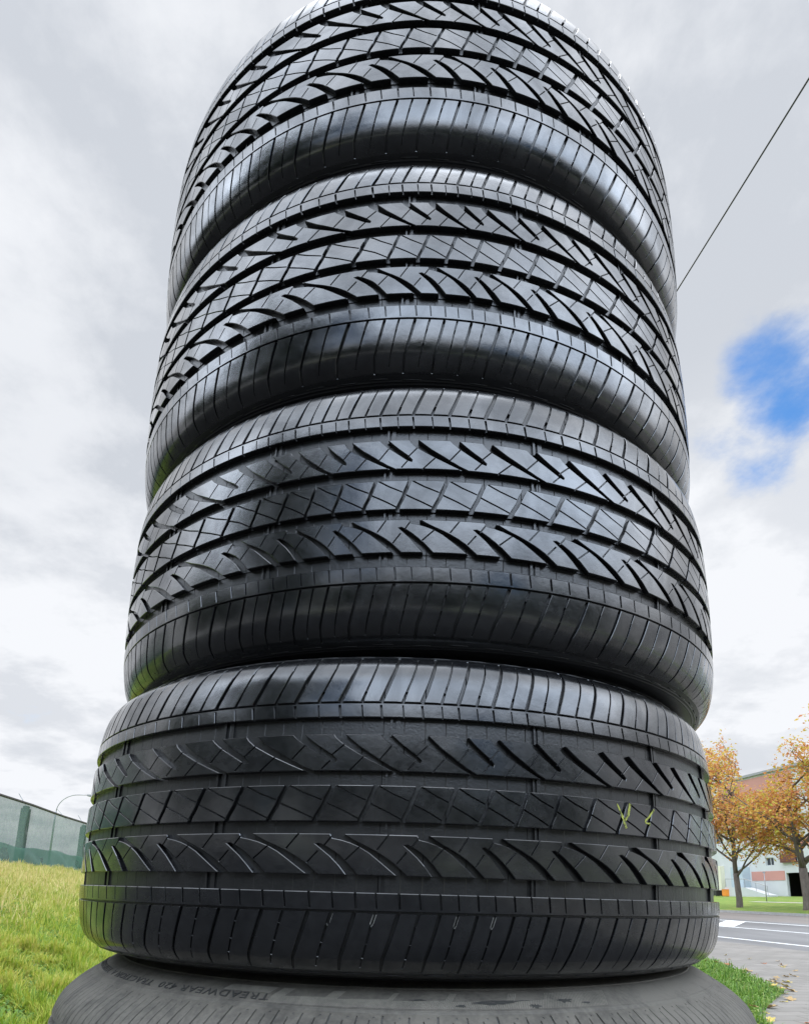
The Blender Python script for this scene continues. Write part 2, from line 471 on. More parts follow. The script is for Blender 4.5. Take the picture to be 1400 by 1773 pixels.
# rubber
def rubber_mat():
    def f(nt, nodes, links, b):
        oi = nodes.new('ShaderNodeObjectInfo')
        tcn = nodes.new('ShaderNodeTexCoord'); ad = nodes.new('ShaderNodeVectorMath'); ad.operation = 'ADD'
        mulv = nodes.new('ShaderNodeVectorMath'); mulv.operation = 'SCALE'; cx = nodes.new('ShaderNodeCombineXYZ')
        links.new(oi.outputs['Random'], cx.inputs[0]); links.new(oi.outputs['Random'], cx.inputs[2]); links.new(cx.outputs[0], mulv.inputs[0]); mulv.inputs['Scale'].default_value = 7
        links.new(tcn.outputs['Object'], ad.inputs[0]); links.new(mulv.outputs[0], ad.inputs[1])
        def nn(scale, det, ro, st=(1, 1, 1), dist=0):
            mp = nodes.new('ShaderNodeMapping'); mp.inputs['Scale'].default_value = st; links.new(ad.outputs[0], mp.inputs[0])
            n = nodes.new('ShaderNodeTexNoise'); n.inputs['Scale'].default_value = scale; n.inputs['Detail'].default_value = det
            n.inputs['Roughness'].default_value = ro; n.inputs['Distortion'].default_value = dist
            links.new(mp.outputs[0], n.inputs['Vector']); return n.outputs['Fac']
        wipe = nn(9, 5, .6, (1, 1, 1.6), 1.2); fine = nn(160, 4, .6); grain = nn(900, 3, .6)
        links.new(ramp(nt, fine, [(.3, (.005, .0052, .006)), (.75, (.011, .0114, .0122))]), b.inputs['Base Color'])
        r1 = mrange(nt, wipe, .35, .65, .14, .30)
        ad2 = nodes.new('ShaderNodeMath'); ad2.operation = 'MULTIPLY_ADD'; links.new(fine, ad2.inputs[0]); ad2.inputs[1].default_value = .14; links.new(r1, ad2.inputs[2])
        sb = nodes.new('ShaderNodeMath'); sb.operation = 'SUBTRACT'; links.new(ad2.outputs[0], sb.inputs[0]); sb.inputs[1].default_value = .07
        links.new(sb.outputs[0], b.inputs['Roughness'])
        b.inputs['IOR'].default_value = 1.52; b.inputs['Coat Roughness'].default_value = .13; links.new(mrange(nt, nn(14, 6, .65, (1, 1, 1), .8), .38, .62, .85, .15), b.inputs['Coat Weight'])
        b.inputs['Specular IOR Level'].default_value = .5
        m2 = nodes.new('ShaderNodeMath'); m2.operation = 'MULTIPLY_ADD'; links.new(grain, m2.inputs[0]); m2.inputs[1].default_value = .25; links.new(fine, m2.inputs[2])
        bump(nt, b, m2.outputs[0], .30, .0006)
    return mat('dressed_rubber', f)
def floor_mat():
    def f(nt, nodes, links, b):
        links.new(ramp(nt, nz(nt, 60, 5, .7), [(.3, (.008, .008, .008)), (.75, (.022, .0215, .0205))]), b.inputs['Base Color'])
        b.inputs['Roughness'].default_value = .34; b.inputs['IOR'].default_value = 1.5
        tcn = nodes.new('ShaderNodeTexCoord'); sp = nodes.new('ShaderNodeSeparateXYZ'); links.new(tcn.outputs['Object'], sp.inputs[0])
        at_ = nodes.new('ShaderNodeMath'); at_.operation = 'ARCTAN2'; links.new(sp.outputs[1], at_.inputs[0]); links.new(sp.outputs[0], at_.inputs[1])
        m1 = nodes.new('ShaderNodeMath'); m1.operation = 'MULTIPLY'; links.new(at_.outputs[0], m1.inputs[0]); m1.inputs[1].default_value = 144/6.2832
        m2 = nodes.new('ShaderNodeMath'); m2.operation = 'FRACT'; links.new(m1.outputs[0], m2.inputs[0])
        m3 = mrange(nt, m2.outputs[0], .0, .045, 1, 0)
        m4 = nodes.new('ShaderNodeMath'); m4.operation = 'MULTIPLY_ADD'; links.new(nz(nt, 500, 3), m4.inputs[0]); m4.inputs[1].default_value = .35; links.new(m3, m4.inputs[2])
        bump(nt, b, m4.outputs[0], .7, .0009)
    return mat('groove_floor_rubber', f)
def side_mat():
    def f(nt, nodes, links, b):
        links.new(ramp(nt, nz(nt, 40, 5, .7), [(.3, (.009, .009, .0095)), (.75, (.017, .017, .018))]), b.inputs['Base Color'])
        b.inputs['Roughness'].default_value = .36; b.inputs['IOR'].default_value = 1.5
        bump(nt, b, nz(nt, 300, 3), .2, .0006)
    return mat('sidewall_rubber', f)
def dusty_mat(name, c0, c1, rough=.72):
    def f(nt, nodes, links, b):
        a = nz(nt, 26, 8, .7, dist=.6); c = nz(nt, 240, 4, .6); g = nz(nt, 5, 6, .6)
        mx = nodes.new('ShaderNodeMath'); mx.operation = 'MULTIPLY_ADD'; links.new(c, mx.inputs[0]); mx.inputs[1].default_value = .35; links.new(a, mx.inputs[2])
        m3 = nodes.new('ShaderNodeMath'); m3.operation = 'MULTIPLY_ADD'; links.new(g, m3.inputs[0]); m3.inputs[1].default_value = .5; links.new(mx.outputs[0], m3.inputs[2])
        links.new(ramp(nt, m3.outputs[0], [(.62, c0), (.82, tuple((p+q)/2 for p, q in zip(c0, c1))), (1.05, c1)]), b.inputs['Base Color'])
        b.inputs['Roughness'].default_value = rough; b.inputs['IOR'].default_value = 1.5; bump(nt, b, c, .5, .0008)
    return mat(name, f)
M_rub = rubber_mat(); M_floor = floor_mat(); M_side = side_mat()
M_dust = dusty_mat('dusty_rubber', (.034, .031, .026), (.118, .107, .088))
M_dustfloor = dusty_mat('dusty_groove_rubber', (.05, .05, .05), (.10, .098, .09))

PA = Prof([(0,375),(20,374.8),(40,374.5),(53,374.1),(66.5,373.5),(78,372.8),(88,371.5),(98,369.8),(106,367.6),(113,364.2),(119,358.8),(124,350.5),(127.5,340),(129.6,327),(130.2,312),(130.1,296),(130,277),(126,264),(118,257),(110,254.5)])
VE = v_of_z(PA, 121.5)            # tread ends here, sidewall begins
W = 65.0
def build_shiny_cells():
    g = []
    U = lambda x: (x-180)*.1083
    R2 = lambda y: 52.8-(y-130)*.1122
    R3 = lambda y: 13.3-(y-485)*.111
    R4 = lambda y: -23.2-(y-826)*.1054
    def p(pts, f): return [(U(x), f(y)) for x, y in pts]
    SD = 1.8                                  # depth of the sipes
    # second rib
    g.append((p([(108,118),(135,158),(185,202),(255,243),(330,285),(440,338),(545,386),(570,412),(660,412),(610,392),(520,352),(440,304),(372,262),(300,218),(240,172),(192,134),(186,118)], R2), 4.8, .5))
    g.append((p([(436,118),(470,155),(530,204),(615,258),(700,312),(738,324),(744,308),(705,270),(640,226),(580,180),(526,134),(520,118)], R2), 4.6,   .38))
    for a, b in (((192,196),(103,282)), ((336,280),(232,384)), ((537,200),(448,304)), ((706,308),(648,372)), ((650,222),(600,262))):
        if a == (650,222): continue
        g.append((stroke(p([a, b], R2), .75), SD, .3))
    # centre rib
    for k, sh in enumerate((0, 300)):
        q = [(112,478),(150,478),(118,540),(100,585),(78,640),(44,700),(34,738),(-2,738),(20,690),(58,620),(72,575),(98,520)]
        g.append((p([(x+sh, y) for x, y in q], R3), 4.0, .34))
        g.append((stroke(p([(148+sh,489),(245+sh,540),(360+sh,586)], R3), [.95,.85,.7]), SD, .3))
        g.append((stroke(p([(88+sh,608),(210+sh,662),(332+sh,722)], R3), [.95,.85,.75]), SD, .3))
    # fourth rib
    g.append((p([(120,815),(140,856),(200,868),(262,886),(325,912),(395,952),(460,1002),(530,1058),(590,1106),(610,1128),(690,1128),(655,1100),(612,1062),(570,1024),(512,984),(450,948),(385,915),(320,886),(262,856),(206,822),(200,815)], R4), 4.8, .5))
    g.append((p([(636,898),(680,936),(730,980),(790,1045),(838,1102),(855,1128),(940,1128),(918,1104),(885,1068),(850,1030),(805,988),(758,950),(705,915),(660,893)], R4), 4.6, .5))
    for a, b in (((537,812),(450,932)), ((738,840),(690,908)), ((330,910),(232,1006)), ((652,946),(588,1026)), ((850,1030),(850,1030))):
        if a == b: continue
        g.append((stroke(p([a, b], R4), .75), SD, .3))
    # narrow ribs: notches
    for i in range(2):
        o = 32.5*i
        for k, (du, w) in enumerate(((-4.3, 1.5), (13.0, .8))):
            g.append((stroke([(du+o, 76.3), (du+o+1.3, 65.0)], [w, w*.8]), 2.6 if k == 0 else 2.0, .25))
        g.append((stroke([(4.6+o, 76.0), (5.5+o, 65.0)], .0001+.75), 2.0, .22)) if False else None
        for k, (du, w) in enumerate(((-3.3, .9), (13.8, 1.5))):
            g.append((stroke([(du+o, -65.0), (du+o+1.2, -76.2)], [w, w*.8]), 2.4, .25))
        # upper shoulder: wide curved groove and a thin one with a widened foot
        g.append((stroke([(-4.3+o,79.3),(0.2+o,91),(4.2+o,102),(7.2+o,112),(8.8+o,VE-1)], [3.0,2.9,2.6,2.3,1.4]), 3.8, .4))
        g.append((stroke([(13.0+o,79.3),(16.0+o,88)], [2.0,1.6]), 2.6, .30))
        g.append((stroke([(16.1+o,88.4),(20.0+o,99),(23.0+o,109),(25+o,VE-4)], [1.3,1.2,1.1,.8]), 2.6, .28))
        # lower shoulder
        g.append((stroke([(13.8+o,-79.3),(10.2+o,-91),(6.2+o,-103),(2.6+o,-113),(0.8+o,-VE+1)], [2.6,2.5,2.3,2.0,1.2]), 3.6, .36))
        g.append((stroke([(-3.3+o,-79.3),(-6+o,-88)], [1.8,1.4]), 2.4, .28))
        g.append((stroke([(-6.1+o,-88.6),(-9.4+o,-101)], [1.25,1.15]), 2.4, .26))
        g.append((stroke([(-9.6+o,-101.8),(-12.6+o,-112)], [1.15,1.05]), 2.4, .26))
        g.append((stroke([(-12.8+o,-112.8),(-14.6+o,-VE+6)], [.75,.6]), 1.5, .22))
    g = [x for x in g if x]
    bands = [(52.8,66.6,5.4,.55),(13.3,24.2,5.4,.55),(-23.2,-13.9,5.4,.55),(-65.0,-52.7,5.4,.55),(77.9,79.4,2.2,.3),(-79.4,-77.9,2.2,.3)]
    us = np.linspace(0, W, 11)
    vs = [-120+4*i for i in range(9)]+[88+4*i for i in range(9)]+[VE-1.5, -VE+1.5]
    vs = [x for x in vs if 82 < abs(x) < VE]
    ds = lambda v: 1.0 if abs(v) < 106 else max(.12, 1-(abs(v)-106)/(VE-106))
    out = []
    for var in (0, 1):
        bars = []
        if var:
            for v0, v1, u in ((52.0,67.4,36),(12.5,25,33.5),(-24,-13.1,34.5),(-65.8,-52,31)):
                bars.append(([(u,v0),(u+1.8,v0),(u+1.8,v1),(u,v1)], 3.2)); bars.append(([(u+4.4,v0),(u+8,v0),(u+8,v1),(u+4.4,v1)], 4.0))
        out.append(cell_mesh(W, -VE, VE, g, bands, bars, us, vs, ds))
    return out
base_seq = [11.3,8.5,7.6,8.7,9.7,11.1,11.1,11.3,11.2,9.7,8.5,8.7,10.3,10.3]
rest = [9.6,8.4,8.8,10.4,11.2,10.6,9.0,8.2,9.4,10.9,11.3,10.2,9.1,8.6,9.9,11.0,11.4,10.1,8.9,9.3,10.6,10.9]
sc_ = (360-sum(base_seq))/sum(rest); seq = base_seq+[x*sc_ for x in rest]
starts = np.concatenate([[0], np.cumsum(seq)[:-1]])
cells2 = build_shiny_cells()
pos, nor, kin = wrap(PA, [cells2[i % 2] for i in range(len(seq))], W, starts, seq)
midx = np.where(kin == 2, 1, 0)
me_tread = tri_mesh('tread', pos, nor, midx)
for x in (M_rub, M_floor): me_tread.materials.append(x)

def lathe(name, prof, seg=180, closed=False):
    """ prof: list of (r, z) metres """
    n = len(prof); v = []; f = []
    for j in range(seg):
        t = 2*math.pi*j/seg; s, c = math.sin(t), -math.cos(t)
        for r, z in prof: v.append((r*s, r*c, z))
    for j in range(seg):
        j2 = (j+1) % seg
        for i in range(n-1): f.append((j*n+i, j2*n+i, j2*n+i+1, j*n+i+1))
    return mesh_np(name, v, f, True)
def profile_pts(P, va, vb, n, sgn, bumps=()):
    out = []
    vv = sorted(set(list(np.linspace(va, vb, n))+[b+d for b, w, h in bumps for d in (-w, -w*.6, w*.6, w)]))
    for v_ in vv:
        z, r, nr, nz_ = [float(x) for x in P(v_*sgn)]
        h = 0
        for b, w, hh in bumps:
            if abs(v_-b) <= w*.65: h = hh
        out.append(((r+nr*h)/1000, (z+nz_*h)/1000))
    return out
def arc_dashes(mb, P, v_, sgn, w, h, a0, a1, n=6):
    """ raised dash on the sidewall """
    z, r, nr, nz_ = [float(x) for x in P(v_*sgn)]
    z2, r2, _, _ = [float(x) for x in P((v_+w)*sgn)]
    for k in range(n):
        qs = []
        for a in (a0+(a1-a0)*k/n, a0+(a1-a0)*(k+1)/n):
            t = rad(a)
            for rr, zz_ in ((r, z), (r2, z2)):
                for hh in (0, h): qs.append(((rr+nr*hh)/1000*math.sin(t), -(rr+nr*hh)/1000*math.cos(t), (zz_+nz_*hh)/1000))
        i = len(mb.v); mb.v += qs
        mb.f += [(i+1, i+5, i+7, i+3), (i, i+4, i+5, i+1), (i+2, i+3, i+7, i+6)] + ([(i, i+1, i+3, i+2)] if k == 0 else []) + ([(i+4, i+6, i+7, i+5)] if k == n-1 else [])
def sidewall_mesh(name, P, va, sgn, bumps, dash_v=None, seg=180):
    pr = profile_pts(P, va-.6, P.L[-1], 46, sgn, bumps)
    me = lathe('t', pr, seg)
    mb = MB(); mb.v = [tuple(x.co) for x in me.vertices]
    mb.f = [tuple(p.vertices) if sgn < 0 else tuple(reversed(p.vertices)) for p in me.polygons]
    if dash_v:
        for k in range(72):
            arc_dashes(mb, P, dash_v+(1.2 if k % 2 else 0), sgn, .9, .5, k*5+.6, k*5+3.4, 3)
    bpy.data.meshes.remove(me)
    return mesh_np(name, mb.v, mb.f, True)
def liner_mesh(name, ri, zi, ro, zo):
    # inner surface of the carcass seen through the bead opening
    a = [(ri/1000, zi/1000)]
    for k in range(0, 13):
        t = math.pi*(k/12)
        a.append(((ro-(ro-ri-12)*(1-math.sin(t)))/1000, zo*math.cos(t)/1000))
    a.append((ri/1000, -zi/1000))
    return lathe(name, a, 120)
bm_ = ((VE+6, .8, .5), (VE+9, .6, .35), (VE+24, 1.2, .8), (VE+44, 1.2, .7))
me_top = sidewall_mesh('sidewall', PA, VE, 1, bm_, VE+3)
me_bot = sidewall_mesh('sidewall', PA, VE, -1, bm_, VE+3)
me_lin = liner_mesh('inner_liner', 254.5, 110, 360, 112)

Z1 = 1.1706; HT = .26036
def shiny(loc, rotz, label, tilt=(0, 0)):
    e = empty('car_tire', loc, (tilt[0], tilt[1], rad(rotz)))
    tag(e, label, 'tire', 'glossy black used tires with the same tread, stacked')
    link('tread', me_tread, [M_rub, M_floor], e)
    link('sidewall', me_top, M_side, e); link('sidewall', me_bot, M_side, e)
    link('inner_liner', me_lin, M_side, e)
    return e
# rotation: start of a chosen pitch cell placed at the measured angle
T1 = shiny((-.0119, 0, Z1), -28.7-starts[7], 'glossy black tire with two yellow chalk marks on its tread, lowest of the shiny four', (-.0045, -.0018))
T2 = shiny((.0035, .0004, Z1+HT), -36.79-starts[0], 'glossy black tire, second of the shiny four counted from the grey dusty tire', (.0038, 0))
T3 = shiny((-.0019, .0033, Z1+2*HT), -17.8-starts[0], 'glossy black tire, third of the shiny four, just under the topmost one', (0, 0))
T4 = shiny((-.0003, -.0001, Z1+3*HT), -44.0-starts[10], 'topmost glossy black tire of the stack, cut by the upper picture edge', (-.0026, 0))

# yellow chalk marks on the centre rib of the lowest shiny tyre
M_chalk = mat('yellow_chalk', lambda nt, nodes, links, b: (links.new(ramp(nt, nz(nt, 260, 4, .7), [(.40, (.07, .08, .02)), (.58, (.38, .40, .07))]), b.inputs['Base Color']), setattr(b.inputs['Roughness'], 'default_value', .8)))
def chalk(strokes):
    mb = MB(); r = .3751
    for pts, ws in strokes:
        P_ = []
        for i in range(len(pts)-1):
            for k in range(6):
                t = k/6; P_.append((pts[i][0]*(1-t)+pts[i+1][0]*t, pts[i][1]*(1-t)+pts[i+1][1]*t, ws[i]*(1-t)+ws[i+1]*t))
        P_.append((pts[-1][0], pts[-1][1], ws[-1]))
        prev = None
        rngc = random.Random(len(pts)*7+int(pts[0][0]*10))
        for i, (a, z, w) in enumerate(P_):
            q = P_[min(i+1, len(P_)-1)]; o_ = P_[max(i-1, 0)]
            dx = (q[0]-o_[0])*6.55; dz = (q[1]-o_[1])*1000; l = math.hypot(dx, dz) or 1
            nx, nz2 = -dz/l, dx/l; w2 = w*1.15*rngc.uniform(.6, 1.25)/2
            row = []
            for s_ in (-1, 1):
                aa = rad(a+nx*w2*s_/6.55); zz_ = z+nz2*w2*s_/1000
                row.append((r*math.sin(aa), -r*math.cos(aa), zz_))
            if prev: mb.quad(prev[0], row[0], row[1], prev[1])
            prev = row
    return mb
cm = chalk([([(28.45,.0108),(29.3,.0005),(29.85,-.0085)], [1.0,2.3,1.8]), ([(30.75,.0122),(30.35,.003),(29.75,-.002)], [2.0,1.9,1.2])]).build('chalk_mark', M_chalk, T1)
cm.rotation_euler = (0, 0, -T1.rotation_euler.z)
cm = chalk([([(35.5,.0102),(34.3,.003),(33.5,-.0005)], [1.6,1.9,1.4]), ([(33.5,-.0004),(33.6,-.0022),(34.5,-.0022),(34.35,-.0040)], [.9,1.2,1.2,.8])]).build('chalk_mark', M_chalk, T1)
cm.rotation_euler = (0, 0, -T1.rotation_euler.z)

M_res = simple('dried_dressing', (.13, .127, .115), .7, var=.5, scale=400)
def surf(a, v_, h=.12):
    z, r, nr, nz_ = [float(x) for x in PA(v_)]; t = rad(a); rr = (r+nr*h)/1000
    return (rr*math.sin(t), -rr*math.cos(t), (z+nz_*h)/1000)
rd = random.Random(3)
for ci in (6, 7, 8, 9, 10, 11):
    for i in range(2):
        a0 = starts[ci]-27.76-starts[7]+27.76*0; a0 = starts[ci]+(-28.7-starts[7])
        uu = -3.3+32.5*i; f_ = lambda u_: a0+u_/W*seq[ci]
        if not -24 < f_(uu) < 16 or rd.random() < .6: continue
        mb = MB(); hw = 1.05
        pth = [(uu+hw, -80.2), (uu-2.2+hw, -86.8), (uu-2.75, -88.9), (uu-2.5-hw, -87.2), (uu-hw-.1, -80.2)]
        for (u1, v1), (u2, v2) in zip(pth, pth[1:]):
            if rd.random() < .3: continue
            dx, dy = u2-u1, v2-v1; l_ = math.hypot(dx, dy); w_ = rd.uniform(.16, .38); nx, ny = -dy/l_*w_, dx/l_*w_
            mb.quad(surf(f_(u1-nx), v1-ny), surf(f_(u2-nx), v2-ny), surf(f_(u2+nx), v2+ny), surf(f_(u1+nx), v1+ny))
        q_ = mb.build('dried_residue', M_res, T1); q_.rotation_euler = (0, 0, -T1.rotation_euler.z)

# ---- the dusty tyre underneath
PB = Prof([(0,396),(20,395.8),(45,395),(65,393),(80,389.5),(90,384.5),(96.5,378.5),(102,372),(108,363.5),(112.2,356),(116,350.5),(120,344),(124,334),(127,322),(129.5,308),(130.3,292),(130,277),(126,264),(118,257),(110,254.5)])
VB = v_of_z(PB, 111.5); VC = v_of_z(PB, 97.0)
def build_dusty_cells():
    g = []; W2 = 44.0
    for i in range(4):
        o = 11.0*i
        w = (1.3, .9, 1.5, .9)[i]
        g.append((stroke([(o+1, 78.5), (o+3.0, 90), (o+4.4, VC), (o+5.4, VC+7), (o+6.2, VB-(3, 7, 2, 8)[i])], [w+.5, w+.3, w+.2, w, w*.8]), 2.6, .30))
        g.append((stroke([(o+6.2, -78.5), (o+4.4, -VC), (o+3, -VB+3)], w+.3), 2.6, .3))
        if i in (1, 3):
            g.append((stroke([(o+9.4, VB-5.0), (o+9.9, VB-3.6)], 1.2), 1.0, .2))
    for i in range(2):
        o = 22.0*i
        g.append(([(o+3, 73.6), (o+5, 60), (o+9, 44), (o+12.5, 44), (o+8.5, 60), (o+6.5, 73.6)], 4.5, .38))
        g.append(([(o+3, -44), (o+7, -60), (o+9, -73.6), (o+12.5, -73.6), (o+10.5, -60), (o+6.5, -44)], 4.5, .38))
    g.append((stroke([(8, 12), (30, -12)], 1.0), 2.5, .25)); g.append((stroke([(30, 12), (52, -12)], 1.0), 2.5, .25))
    bands = [(66,75,5.5,.4),(22,34,5.5,.4),(-34,-22,5.5,.4),(-75,-66,5.5,.4)]
    us = np.linspace(0, W2, 7)
    vs = [84, 88, 92, VC-1.2, VC+1.2, VC+5, VC+9, -84, -88, -92, -VC, -VC-6]
    ds = lambda v: 1.0 if abs(v) < 84 else max(.35, 1-.6*(abs(v)-84)/(VB-84))
    return W2, cell_mesh(W2, -VB, VB, g, bands, [], us, vs, ds)
W2, dc = build_dusty_cells()
nd = 56; rq = random.Random(9); dl = np.array([rq.choice((.9, 1, 1.1)) for _ in range(nd)]); dl = dl/dl.sum()*360
pos, nor, kin = wrap(PB, [dc]*nd, W2, np.concatenate([[0], np.cumsum(dl)[:-1]]), dl)
me_dtread = tri_mesh('tread', pos, nor, np.where(kin == 2, 1, 0))
for x in (M_dust, M_dustfloor): me_dtread.materials.append(x)
db = ((VB+1.6, .7, .5), (VB+3.4, .5, .3), (VB+30, 1.0, .7))
me_dtop = sidewall_mesh('sidewall', PB, VB, 1, db, None, 240)
me_dbot = sidewall_mesh('sidewall', PB, VB, -1, db, None, 120)
def dusty(loc, rotz, label, group=None, top=None):
    e = empty('car_tire', loc, (0, 0, rad(rotz))); tag(e, label, 'tire', group)
    link('tread', me_dtread, [M_dust, M_dustfloor], e)
    s = link('sidewall', top or me_dtop, M_dust, e); link('sidewall', me_dbot, M_dust, e); link('inner_liner', me_lin, M_dust, e)
    return e, s
T0, T0s = dusty((-.004, 0, Z1-HT), 0, 'dusty grey tire with embossed treadwear lettering, under the shiny black ones')
for k in range(1, 4):
    dusty((.006*(-1)**k, .004*k, Z1-HT-.26*k-.0005), 37*k, 'dusty grey tire low in the stack below the lettered one, out of the picture', 'dusty tires at the foot of the stack')
# raised lettering and ribbing on its sidewall
def on_side(v_, a_deg, h):
    z, r, nr, nz_ = [float(x) for x in PB(v_)]
    t = rad(a_deg); rr = (r+nr*h)/1000
    return (rr*math.sin(t), -rr*math.cos(t), (z+nz_*h)/1000)
M_letter = dusty_mat('worn_letter_rubber', (.018, .018, .018), (.035, .034, .03), .6)
M_rib = dusty_mat('pale_ribbed_rubber', (.09, .084, .07), (.185, .17, .14), .8)
def sidewall_text(body, a_start, v_base, size, adv=1.0):
    """ text runs towards decreasing angle (upside down for the viewer), tops point outwards """
    cu = bpy.data.curves.new('lettering', 'FONT'); cu.body = body; cu.size = size; cu.extrude = 0; cu.space_character = 1.15; cu.resolution_u = 3
    tmp = bpy.data.objects.new('tmp', cu); COL.objects.link(tmp)
    dg = bpy.context.evaluated_depsgraph_get(); me = bpy.data.meshes.new_from_object(tmp.evaluated_get(dg))
    bpy.data.objects.remove(tmp); vs_ = [v_.co.copy() for v_ in me.vertices]; fs = [tuple(p.vertices) for p in me.polygons]
    bpy.data.meshes.remove(me)
    rb = float(PB(v_base)[1])
    top = [on_side(v_base-c.y*1.0, a_start-math.degrees(c.x*adv/rb), .55) for c in vs_]
    bot = [on_side(v_base-c.y*1.0, a_start-math.degrees(c.x*adv/rb), -.2) for c in vs_]
    n = len(top); ed = {}
    for f_ in fs:
        for i in range(len(f_)):
            a, b = f_[i], f_[(i+1) % len(f_)]; ed[(a, b)] = ed.get((a, b), 0)+1
    faces = list(fs)
    for (a, b) in ed:
        if (b, a) not in ed: faces.append((a, a+n, b+n, b))
    return mesh_np('lettering', top+bot, faces)
vt = VB+13.2
lt = link('lettering', sidewall_text('TREADWEAR 420  TRACTION A  TEMPERATURE A', -16.6, vt, 9.4, 1.42), M_letter, T0)
# fine slanted ribs over a long arc, with smooth gaps like worn block letters
mb = MB()
gaps = [(-8.5,-2.5,1),(-1.8,4.6,1),(5.6,12.4,1),(13.5,17.5,1),(-15.5,-10.2,1)]
a = -24.0
while a < 27:
    v0, v1 = VB+5.2, VB+22.5
    for g0, g1, _ in gaps:
        if g0 < a < g1: v1 = VB+12.6+((a-g0)/(g1-g0))*1.5
    if -46 < a < -17.4 or a < -17: v0 = VB+14.5 if a < -17 else v0
    n = 4
    for k in range(n):
        t0, t1 = k/n, (k+1)/n
        va_, vb_ = v0+(v1-v0)*t0, v0+(v1-v0)*t1
        sl = .085
        aa, ab = a+sl*(va_-v0), a+sl*(vb_-v0)
        w_ = .055
        mb.quad(on_side(va_, aa-w_, .28), on_side(vb_, ab-w_, .28), on_side(vb_, ab+w_, .28), on_side(va_, aa+w_, .28))
        mb.quad(on_side(va_, aa-w_, .28), on_side(va_, aa-w_-.03, -.05), on_side(vb_, ab-w_-.03, -.05), on_side(vb_, ab-w_, .28))
        mb.quad(on_side(va_, aa+w_, .28), on_side(vb_, ab+w_, .28), on_side(vb_, ab+w_+.03, -.05), on_side(va_, aa+w_+.03, -.05))
    a += .235
mb.build('sidewall_ribbing', M_rib, T0)
# dark rubbed smears on the sidewall
rs = random.Random(5)
for (ac, vc_, wa, wv) in ((11, VB+11, 5.5, 1.6), (7.2, VB+8.2, 1.2, 1.4), (16.5, VB+7.5, 1.6, 1.8), (21, VB+12, 2.2, 2.0), (24, VB+9, 1.2, 1.0), (2, VB+14, 2, .9), (13, VB+13.2, 6, .7)):
    mb = MB(); n = 26; c = on_side(vc_, ac, .36); ring_ = []
    for k in range(n):
        t = 2*math.pi*k/n; q = 1+rs.uniform(-.45, .35)
        ring_.append(on_side(vc_+wv*q*math.sin(t), ac+wa/2*q*math.cos(t), .36))
    for k in range(n): mb.quad(c, ring_[k], ring_[(k+1) % n])
    mb.build('scuff_mark', M_letter, T0)

# ------------------------------------------------------------------ grass
def grass_mesh(name, P, ang, h, w, bend, nseg=2):
    n = len(P)
    d = np.stack([np.cos(ang), np.sin(ang), np.zeros(n)], -1)          # width direction
    b = np.stack([-np.sin(ang), np.cos(ang), np.zeros(n)], -1)         # lean direction
    vs_, lv = [], []
    up = np.array([0, 0, 1.0])
    for k, (hh, ww, bb) in enumerate(((0, .8, 0), (.5, 1.0, .28), (.85, .6, .72))):
        c = P+up*(h*hh*(1-.35*bb*bend/np.maximum(h, 1e-3)))[:, None]+b*(bend*bb)[:, None]
        vs_.append(c-d*(w*ww/2)[:, None]); vs_.append(c+d*(w*ww/2)[:, None])
    tip = P+up*(h*(1-.3*bend/np.maximum(h, 1e-3)))[:, None]+b*(bend*1.15)[:, None]; vs_.append(tip)
    V = np.stack(vs_, 1).reshape(-1, 3)
    base = np.arange(n)*7
    F = [np.stack([base, base+1, base+3, base+2], -1), np.stack([base+2, base+3, base+5, base+4], -1)]
    T = np.stack([base+4, base+5, base+6], -1)
    me = bpy.data.meshes.new(name)
    loops = np.concatenate([np.concatenate(F).ravel(), T.ravel()])
    nq, ntri = 2*n, n
    me.vertices.add(len(V)); me.vertices.foreach_set('co', V.astype(np.float32).ravel())
    me.loops.add(len(loops)); me.loops.foreach_set('vertex_index', loops.astype(np.int32))
    me.polygons.add(nq+ntri)
    me.polygons.foreach_set('loop_start', np.concatenate([np.arange(nq)*4, nq*4+np.arange(ntri)*3]).astype(np.int32))
    me.polygons.foreach_set('loop_total', np.concatenate([np.full(nq, 4), np.full(ntri, 3)]).astype(np.int32))
    me.update(calc_edges=True); return me
def leafy_mat(name, stops, trans=.35, rough=.55, patch=None):
    def f(nt, nodes, links, b):
        ge = nodes.new('ShaderNodeNewGeometry')
        src = ge.outputs['Random Per Island']
        if patch:
            p = nz(nt, patch[0], 4, .6); mx = nodes.new('ShaderNodeMath'); mx.operation = 'MULTIPLY_ADD'
            links.new(src, mx.inputs[0]); mx.inputs[1].default_value = patch[1]
            m2 = mrange(nt, p, .3, .7, 0, 1-patch[1]); links.new(m2, mx.inputs[2]); src = mx.outputs[0]
        c = ramp(nt, src, stops); links.new(c, b.inputs['Base Color']); b.inputs['Roughness'].default_value = rough
        tr = nodes.new('ShaderNodeBsdfTranslucent'); links.new(c, tr.inputs[0])
        ms = nodes.new('ShaderNodeMixShader'); ms.inputs[0].default_value = trans
        links.new(b.outputs[0], ms.inputs[1]); links.new(tr.outputs[0], ms.inputs[2])
        links.new(ms.outputs[0], nodes['Material Output'].inputs['Surface'])
    return mat(name, f)
R = np.random.RandomState(11)
def scatter_sector(cnt, az0, az1, d0, d1, ok, power=.5):
    out = []
    az = np.radians(R.uniform(az0, az1, cnt)); d = (R.uniform(d0**(1/power), d1**(1/power), cnt))**power
    x = CAM.x+d*np.sin(az); y = CAM.y+d*np.cos(az)
    n = x*DN.x+y*DN.y; t = x*DT.x+y*DT.y
    m_ = ok(n, t, x, y)
    hn = np.interp(n, [a for a, b in HB], [b for a, b in HB])
    return np.stack([x, y, hn], -1)[m_]
EA = np.array([a for a, b in EDGE]); EB = np.array([b for a, b in EDGE])
